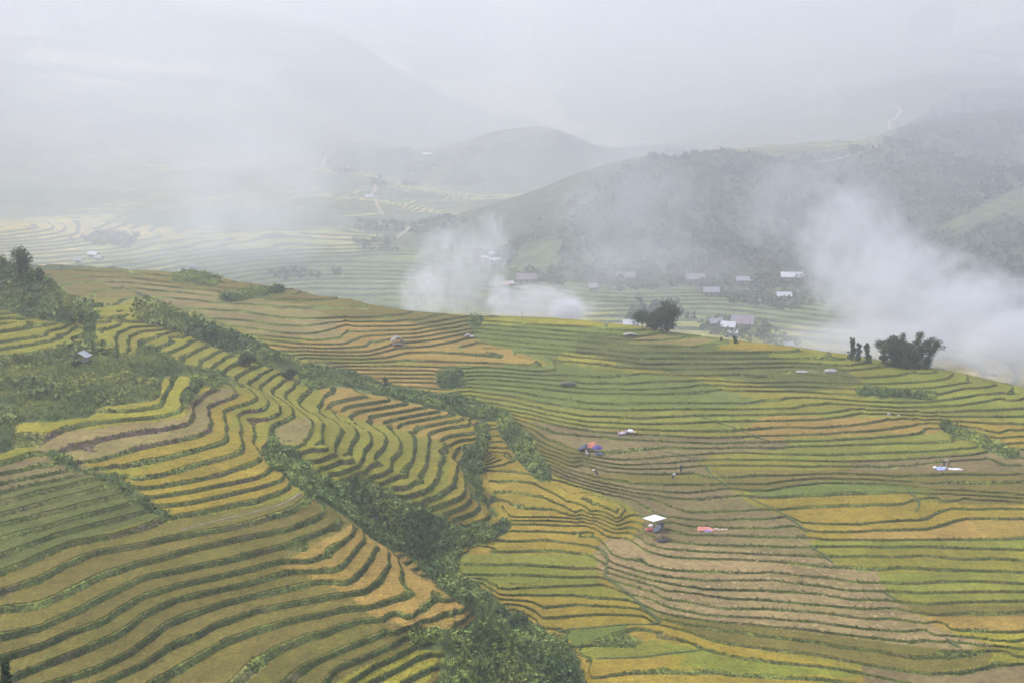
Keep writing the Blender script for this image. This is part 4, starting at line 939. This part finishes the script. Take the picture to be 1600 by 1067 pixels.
tarp('tarpaulin', 915, 703, [[(-1.4, -.8, .05), (-.3, -.8, .6), (.7, -.7, .1)], [(-1.3, .2, .1), (-.1, .2, 1.05), (.8, .3, .3)], [(-1.2, 1., .1), (0, 1., 1.0), (.9, 1., .2)]], (.05, .06, .11), 'dark blue tarpaulin tent in the threshing field')
tarp('tarpaulin', 922, 702, [[(-.5, -.7, .55), (.2, -.7, .5), (.9, -.7, .6)], [(-.5, .1, 1.1), (.2, .1, .95), (1., .1, 1.1)], [(-.4, .9, 1.15), (.3, .9, 1.2), (1.1, .9, 1.2)]], (.42, .14, .08), 'orange tarpaulin joined to the dark blue tent')
tarp('tarpaulin', 935, 708, [[(-.7, -.6, .05), (.1, -.6, .06), (.9, -.6, .05)], [(-.7, .5, .05), (.1, .5, .12), (.9, .5, .05)]], (.16, .24, .42), 'blue ground sheet under the purple umbrella')
tarp('tarpaulin', 1101, 826, [[(-1.3, -.9, .04), (-.3, -.9, .12), (.6, -.9, .1), (1.6, -.9, .04)], [(-1.2, 0, .25), (-.3, 0, .5), (.6, 0, .32), (1.5, 0, .12)], [(-1.1, .9, .1), (-.3, .9, .3), (.6, .9, .2), (1.4, .9, .05)]], (.52, .20, .16), 'salmon pink tarpaulin over a grain heap right of the shelter')
tarp('tarpaulin', 1104, 829, [[(-.5, -.4, .05), (.3, -.4, .06), (.9, -.4, .05)], [(-.5, .3, .1), (.3, .3, .3), (.9, .3, .1)]], (.22, .20, .45), 'small blue violet sheet in front of the pink tarpaulin')
tarp('tarpaulin', 1126, 825, [[(-1.1, -.6, .04), (.1, -.6, .04), (1.1, -.6, .04)], [(-1.1, .6, .04), (.1, .6, .05), (1.1, .6, .04)]], (.42, .33, .25), 'tan mat spread out right of the pink tarpaulin')
tarp('tarpaulin', 1491, 733, [[(-1.1, -.5, .05), (0, -.5, .07), (1.5, -.5, .05)], [(-1.1, .5, .1), (0, .5, .2), (1.5, .5, .08)]], (.6, .6, .62), 'white sheet spread on the brown strip at the right')
tarp('tarpaulin', 1468, 733, [[(-.6, -.6, .05), (.2, -.6, .07), (1., -.6, .05)], [(-.6, .5, .3), (.2, .5, .55), (1., .5, .2)]], (.28, .34, .55), 'light blue sheet over sacks on the brown strip at the right')
tarp('tarpaulin', 735, 527, [[(-.8, -.4, .05), (.8, -.4, .05)], [(-.8, .5, .1), (.8, .5, .1)]], (.7, .7, .72), 'small white sheet at the foot of the middle ridge')
G2 = 'sacks piled in the upper threshing field'
for u, v, r, c, l in ((969, 678, .5, (.42, .34, .38), 'leftmost mauve sack of the upper field pile'), (974, 677, .6, (.5, .40, .45), 'large mauve sack of the upper field pile'), (979, 676.5, .5, (.36, .26, .30), 'dark mauve sack of the upper field pile'), (985, 675.5, .6, (.75, .75, .78), 'white sack at the right end of the upper field pile'), (991, 677, .4, (.6, .45, .3), 'tan sack right of the white one in the upper field')):
    sack('grain_sack', u, v, r, c, l, G2)
G3 = 'sacks on the brown strip at the right'
for u, v, r, c, l in ((1461, 731, .4, (.8, .8, .82), 'white sack left of the light blue sheet'), (1476, 731, .35, (.75, .75, .78), 'white sack between the blue sheet and the white one')): sack('grain_sack', u, v, r, c, l, G3)
# umbrella
q = hit(933, 709); t = thing('umbrella', q, 'open purple blue umbrella shading a worker beside the tent', 'umbrella')
m = MB(); m.tube([(0, 0, 0), (0, 0, 1.75)], .025, 6); m.build('pole', M_wood, t)
vv, ff = [(0, 0, 1.8)], []
for k, (r, z) in enumerate(((.45, 1.7), (.8, 1.5), (1.05, 1.2))):
    for j in range(16): a = j * math.pi / 8; s_ = 1 if j % 2 == 0 else .95; vv.append((r * s_ * math.cos(a), r * s_ * math.sin(a), z))
ff += [(0, 1 + j, 1 + (j + 1) % 16) for j in range(16)] + [(1 + k * 16 + j, 1 + k * 16 + (j + 1) % 16, 17 + k * 16 + (j + 1) % 16, 17 + k * 16 + j) for k in range(2) for j in range(16)]
can = mesh_obj('canopy', vv, ff, flat_mat('umbrella_cloth', (.07, .05, .22), .7), None, None, False, t); sm_ = can.modifiers.new('t', 'SOLIDIFY'); sm_.thickness = .02
# boulders and posts
M_rock = flat_mat('pale_rock', (.42, .38, .38), .95, [(1.2, 4, .7, 1.2)], (2., .8, .2))
def rock(u, v, s, label):
    o = sack('boulder', u, v, 1., (.4, .37, .37), label, None, s, -.15, 'rock'); o.data.materials[0] = M_rock
rock(1298, 582, (1.5, .7, .55), 'long pale boulder on the green terraces above the hedge'); rock(1252, 583, (1.4, .6, .35), 'low violet grey rock left of the long pale boulder')
rock(1389, 649, (.35, .3, .45), 'small white stone standing at the edge of the rice'); rock(1404, 649, (.4, .3, .25), 'flat white stone right of the standing one')
for u, v, h, l in ((816, 500, 2.4, 'thin pole standing on the middle ridge crest'), (1440, 578, 3.2, 'pale pole in front of the bamboo clump'), (1508, 640, 1.6, 'short leaning pole on the terraces below the bamboo'), (953, 508, 2.6, 'thin pole on the ridge crest near the low spreading tree')):
    o = MB(); o.tube([(0, 0, -.3), (.04, .02, h * .5), (.02, .05, h)], [.05, .045, .035], 6); o = o.build('wooden_pole', M_wood); o.location = hit(u, v); tag(o, l, 'pole')
# ---------------------------------------------------------------- people
def skin_body(name, joints, edges, radii, mat, parent=None, root=0):
    me = bpy.data.meshes.new(name); me.from_pydata(joints, edges, []); o = bpy.data.objects.new(name, me); C.collection.objects.link(o); o.parent = parent
    o.modifiers.new('skin', 'SKIN')
    for i, r in enumerate(radii): me.skin_vertices[0].data[i].radius = (r, r)
    me.skin_vertices[0].data[root].use_root = True
    s = o.modifiers.new('sub', 'SUBSURF'); s.levels = 1; s.render_levels = 2; me.materials.append(mat)
    o.modifiers['skin'].use_smooth_shade = True; return o
M_skin = flat_mat('skin', (.36, .22, .15), .6)
def person(u, v, pose, rz, top, legs, label, hat=None, group='farm workers harvesting in the terraces'):
    # joints: pelvis, waist, chest, neck, head, (shoulder, elbow, wrist)x2, (hip, knee, ankle, toe)x2
    b = {'stand': (0., .86, 0.), 'bend': (1.15, .80, .15), 'squat': (.55, .38, 0.)}[pose]; lean, ph, _ = b
    def T_(s, a=0.): return np.array([0, math.sin(lean) * s, ph + math.cos(lean) * s])
    pel, wa, ch, ne, hc = T_(0), T_(.2), T_(.42), T_(.58), T_(.66) + [0, .03, 0]; ht = hc + [0, .03 + .05 * math.sin(lean), .13 * math.cos(lean * .7)]
    J = [pel, wa, ch, ne, hc, ht]; E_ = [(0, 1), (1, 2), (2, 3), (3, 4), (4, 5)]; R_ = [.13, .12, .145, .055, .085, .07]; arms, lg = [], []
    for s in (-1, 1):
        sh = ch + [s * .18, 0, .06]; fw = np.array([0, math.sin(lean), -.2 if pose == 'stand' else -.9])
        el = sh + ([s * .05, .03, -.27] if pose == 'stand' else [s * .06, .10, -.25]); wr = el + ([0, .12, -.22] if pose == 'stand' else [-s * .05, .12, -.22]); hd = wr + (wr - el) * .35
        i = len(J); J += [sh, el, wr, hd]; E_ += [(2, i), (i, i + 1), (i + 1, i + 2), (i + 2, i + 3)]; R_ += [.06, .045, .032, .03]; arms.append((sh, el, wr))
        hp = pel + [s * .09, 0, -.05]
        if pose == 'squat': kn = hp + [s * .12, .32, .12]; an = kn + [0, -.15, -.38]
        else: kn = hp + [s * .02, .05 if pose == 'bend' else .02, -.37]; an = np.array([s * .12, -.02 + .05 * s * (pose == 'stand'), .08])
        an[2] = .08; to = an + [s * .02, .16, -.04]
        i = len(J); J += [hp, kn, an, to]; E_ += [(0, i), (i, i + 1), (i + 1, i + 2), (i + 2, i + 3)]; R_ += [.085, .06, .04, .035]; lg.append((hp, kn, an))
    t = thing('person', hit(u, v), label, 'person', group, rz)
    body = skin_body('body', [tuple(map(float, j)) for j in J], E_, R_, M_skin, t)
    # fingers
    for s, k in ((-1, 9), (1, 17)):
        hd = np.array(J[k]); m = MB()
        for f in range(4): o0 = hd + [(f - 1.5) * .018, .01, 0]; m.tube([o0, o0 + [0, .015, -.035], o0 + [0, .03, -.055 + .006 * abs(f - 1.5)]], [.009, .008, .006], 5)
        m.tube([hd + [-s * .03, 0, .02], hd + [-s * .045, .02, -.01]], [.01, .007], 5); m.build('fingers', M_skin, body)
    js = [T_(-.05), T_(.2), T_(.43), T_(.53)]; es = [(0, 1), (1, 2), (2, 3)]; rs = [.155, .14, .165, .08]
    for sh, el, wr in arms: i = len(js); js += [sh, el, el + (wr - el) * .7]; es += [(2, i), (i, i + 1), (i + 1, i + 2)]; rs += [.078, .06, .05]
    skin_body('shirt', [tuple(map(float, j)) for j in js], es, rs, flat_mat('shirt_cloth', top, .9), t)
    js = [pel + [0, 0, .04]]; es = []; rs = [.15]
    for hp, kn, an in lg: i = len(js); js += [hp, kn, an + [0, 0, .05]]; es += [(0, i), (i, i + 1), (i + 1, i + 2)]; rs += [.105, .08, .06]
    skin_body('trousers', [tuple(map(float, j)) for j in js], es, rs, flat_mat('trouser_cloth', legs, .9), t)
    m = MB()
    if hat: n = 14; c = ht + [0, 0, .12]; m.add([tuple(c)] + [(ht[0] + .26 * math.cos(a), ht[1] + .26 * math.sin(a), ht[2] - .03) for a in np.arange(n) * 2 * math.pi / n], [(0, 1 + j, 1 + (j + 1) % n) for j in range(n)] + [tuple(range(n, 0, -1))]); m.build('hat', flat_mat('hat_straw', hat, .9), t)
    else: 
        q_ = leaf_cloud(60, .085, .03, 3, 1., .9) + (hc + ht) / 2 + [0, -.02, .04]; mesh_obj('hair', q_, np.arange(len(q_)).reshape(-1, 4), flat_mat('black_hair', (.012, .01, .01), .7), None, None, False, t)
    for p_ in ((-.03, .075), (.03, .075)):
        e_ = MB(); c = (hc + ht) / 2; e_.box((c[0] + p_[0], c[1] + p_[1], c[2] + .01), (.014, .01, .01)); e_.build('eye', M_dark, body)
    return t
person(932, 711, 'stand', 2.6, (.72, .73, .76), (.10, .10, .13), 'person in a white top standing under the purple umbrella')
person(918, 712, 'squat', .6, (.62, .56, .48), (.22, .20, .18), 'person crouching below the tent in pale clothes', (.6, .5, .33))
person(933, 745, 'bend', 1.2, (.05, .06, .09), (.05, .05, .07), 'person in dark clothes and white hat bending at the left of the cut field', (.75, .75, .75))
person(1051, 749, 'bend', -1.1, (.68, .70, .75), (.08, .09, .14), 'person in a white shirt bending over the cut rice')
person(1064, 739, 'stand', .4, (.07, .09, .13), (.05, .06, .09), 'person in dark blue clothes standing above the white shirted one')
person(1475, 731, 'stand', 2.0, (.05, .07, .08), (.05, .06, .07), 'person in dark clothes standing by the light blue sheet')
person(1483, 728, 'bend', 1.0, (.30, .27, .2), (.12, .10, .08), 'person in brown bending beside the white sheet at the right', (.6, .52, .36))
# ---------------------------------------------------------------- smoke from the burning straw
def smoke(u, v, y, ru, rv, dens, label, nscale=1.6, col=(.95, .96, 1.0), thr=.35, ry=None, tilt=0.):
    s = FPX / y; c = (av(u, v) * y, y, -tv(v) * y)
    bpy_me = bpy.data.meshes.new('smoke'); import bmesh
    b = bmesh.new(); bmesh.ops.create_icosphere(b, subdivisions=3, radius=1.0); b.to_mesh(bpy_me); b.free()
    o = bpy.data.objects.new('smoke', bpy_me); C.collection.objects.link(o); o.location = c; o.scale = (ru / s, ry or (.6 * (ru + rv) / 2 / s), rv / s); o.rotation_euler = (0, tilt, 0)
    m = bpy.data.materials.new('smoke'); m.use_nodes = True; nt = m.node_tree; nt.nodes.clear()
    out = nt.nodes.new('ShaderNodeOutputMaterial'); p = nt.nodes.new('ShaderNodeVolumePrincipled'); p.inputs['Color'].default_value = (*col, 1); p.inputs['Anisotropy'].default_value = .35
    co = nt.nodes.new('ShaderNodeTexCoord'); ln = N(nt, 'ShaderNodeVectorMath', operation='LENGTH'); nt.links.new(co.outputs['Object'], ln.inputs[0])
    fall = N(nt, 'ShaderNodeMapRange', interpolation_type='SMOOTHERSTEP'); fall.inputs[1].default_value = 1.0; fall.inputs[2].default_value = .35; fall.inputs[3].default_value = 0; fall.inputs[4].default_value = 1; nt.links.new(ln.outputs['Value'], fall.inputs[0])
    ns = N(nt, 'ShaderNodeTexNoise', Scale=nscale, Detail=6., Roughness=.62, Distortion=1.4); ad = N(nt, 'ShaderNodeVectorMath', operation='ADD'); ad.inputs[1].default_value = (u * .13, v * .17, y * .01)
    nt.links.new(co.outputs['Object'], ad.inputs[0]); nt.links.new(ad.outputs[0], ns.inputs['Vector'])
    # the noise eats into the falloff, so the edge billows
    sb = N(nt, 'ShaderNodeMath', operation='ADD'); nt.links.new(fall.outputs[0], sb.inputs[0]); mr = N(nt, 'ShaderNodeMapRange'); mr.inputs[1].default_value = .25; mr.inputs[2].default_value = .75; mr.inputs[3].default_value = -1.15; mr.inputs[4].default_value = .95; nt.links.new(ns.outputs[0], mr.inputs[0]); nt.links.new(mr.outputs[0], sb.inputs[1])
    m2 = N(nt, 'ShaderNodeMapRange'); m2.inputs[1].default_value = thr; m2.inputs[2].default_value = 1.35; m2.inputs[3].default_value = 0; m2.inputs[4].default_value = 1; nt.links.new(sb.outputs[0], m2.inputs[0])
    mu = N(nt, 'ShaderNodeMath', operation='MULTIPLY'); nt.links.new(m2.outputs[0], mu.inputs[0]); nt.links.new(fall.outputs[0], mu.inputs[1])
    md = N(nt, 'ShaderNodeMath', operation='MULTIPLY'); nt.links.new(mu.outputs[0], md.inputs[0]); md.inputs[1].default_value = dens; nt.links.new(md.outputs[0], p.inputs['Density'])
    nt.links.new(p.outputs[0], out.inputs['Volume']); bpy_me.materials.append(m); tag(o, label, kind='stuff'); return o
smoke(1590, 545, 545, 150, 95, .17, 'thick white smoke rolling over the valley at the right edge', thr=.15, nscale=3.0)
smoke(1530, 500, 600, 190, 125, .10, 'white smoke billowing right of the bamboo', thr=.25, nscale=3.2)
smoke(1420, 470, 640, 200, 150, .09, 'white smoke drifting behind the bamboo', thr=.3, nscale=3.0)
smoke(1345, 400, 700, 160, 180, .06, 'smoke column rising behind the slender trees', thr=.35, nscale=3.0)
smoke(1270, 330, 760, 180, 150, .02, 'thin blue smoke in front of the forested hill', thr=.3, nscale=2.)
smoke(1370, 540, 590, 260, 70, .07, 'low smoke lying on the valley floor', thr=.1)
smoke(705, 425, 700, 95, 130, .07, 'broad smoke plume left of centre behind the ridge', thr=.35, nscale=2.6)
smoke(660, 460, 660, 60, 75, .11, 'smaller smoke plume at the left foot of the broad one', thr=.3, nscale=3.0)
smoke(768, 390, 760, 55, 95, .06, 'bluish wisp beside the plastered houses', thr=.3, nscale=3.0)
smoke(840, 478, 650, 140, 55, .12, 'low smoke strip along the ridge top', thr=.25, nscale=3.2); smoke(886, 486, 640, 44, 34, .7, 'dense white puff at the right end of the low smoke strip', 2.2, thr=.35); smoke(780, 462, 650, 30, 52, .22, 'small smoke column at the left end of the strip', thr=.25, nscale=2.)
smoke(400, 330, 900, 230, 220, .014, 'pale smoke veil over the left valley', thr=.2, nscale=1.8); smoke(240, 370, 850, 360, 150, .008, 'wide thin smoke over the left valley fields', thr=.0, nscale=1.5)
smoke(985, 340, 820, 200, 180, .012, 'blue smoke veil in front of the forested hill', thr=.3, nscale=2.); smoke(1010, 425, 760, 260, 80, .012, 'thin smoke above the hill foot hamlet', thr=.0)
smoke(250, 200, 1300, 460, 220, .004, 'high thin smoke spreading over the far left slopes', thr=.0)

# ---------------------------------------------------------------- hazy air
def vol_mat(name, col, dens, aniso=0.):
    m = bpy.data.materials.new(name); m.use_nodes = True; nt = m.node_tree; nt.nodes.clear()
    o = nt.nodes.new('ShaderNodeOutputMaterial'); p = nt.nodes.new('ShaderNodeVolumePrincipled')
    p.inputs['Color'].default_value = (*col, 1); p.inputs['Density'].default_value = dens; p.inputs['Anisotropy'].default_value = aniso
    nt.links.new(p.outputs[0], o.inputs['Volume']); return m, nt, p
hm, _, _ = vol_mat('hazy_air', (.925, .942, 1.0), HAZE, .35)
zt = float(V[:, 2].max()) + 20; zb = float(V[:, 2].min()) - 3
xw = A1 * Y1 + 60
hv_ = np.array([(x, y, z) for z in (zb, zt) for x, y in ((-xw, -400), (xw, -400), (xw, Y1 + 60), (-xw, Y1 + 60))], float)
hz = mesh_obj('haze', hv_, [(0, 3, 2, 1), (4, 5, 6, 7), (0, 1, 5, 4), (1, 2, 6, 5), (2, 3, 7, 6), (3, 0, 4, 7)], hm); tag(hz, kind='stuff', label='pale blue haze filling the valley air', cat='haze')

# second even haze box, added to thicken the smoky air beyond the middle ridge
sm2, _, _ = vol_mat('valley_haze_air', (.925, .942, 1.0), .00045, .35)
hv2 = np.array([(x, y, z) for z in (zb + .5, zt - .5) for x, y in ((-xw + 5, 455), (xw - 5, 455), (xw - 5, Y1 + 50), (-xw + 5, Y1 + 50))], float)
vs = mesh_obj('valley_haze', hv2, [(0, 3, 2, 1), (4, 5, 6, 7), (0, 1, 5, 4), (1, 2, 6, 5), (2, 3, 7, 6), (3, 0, 4, 7)], sm2); tag(vs, kind='stuff', label='second haze added to thicken the smoky air beyond the ridge', cat='smoke')
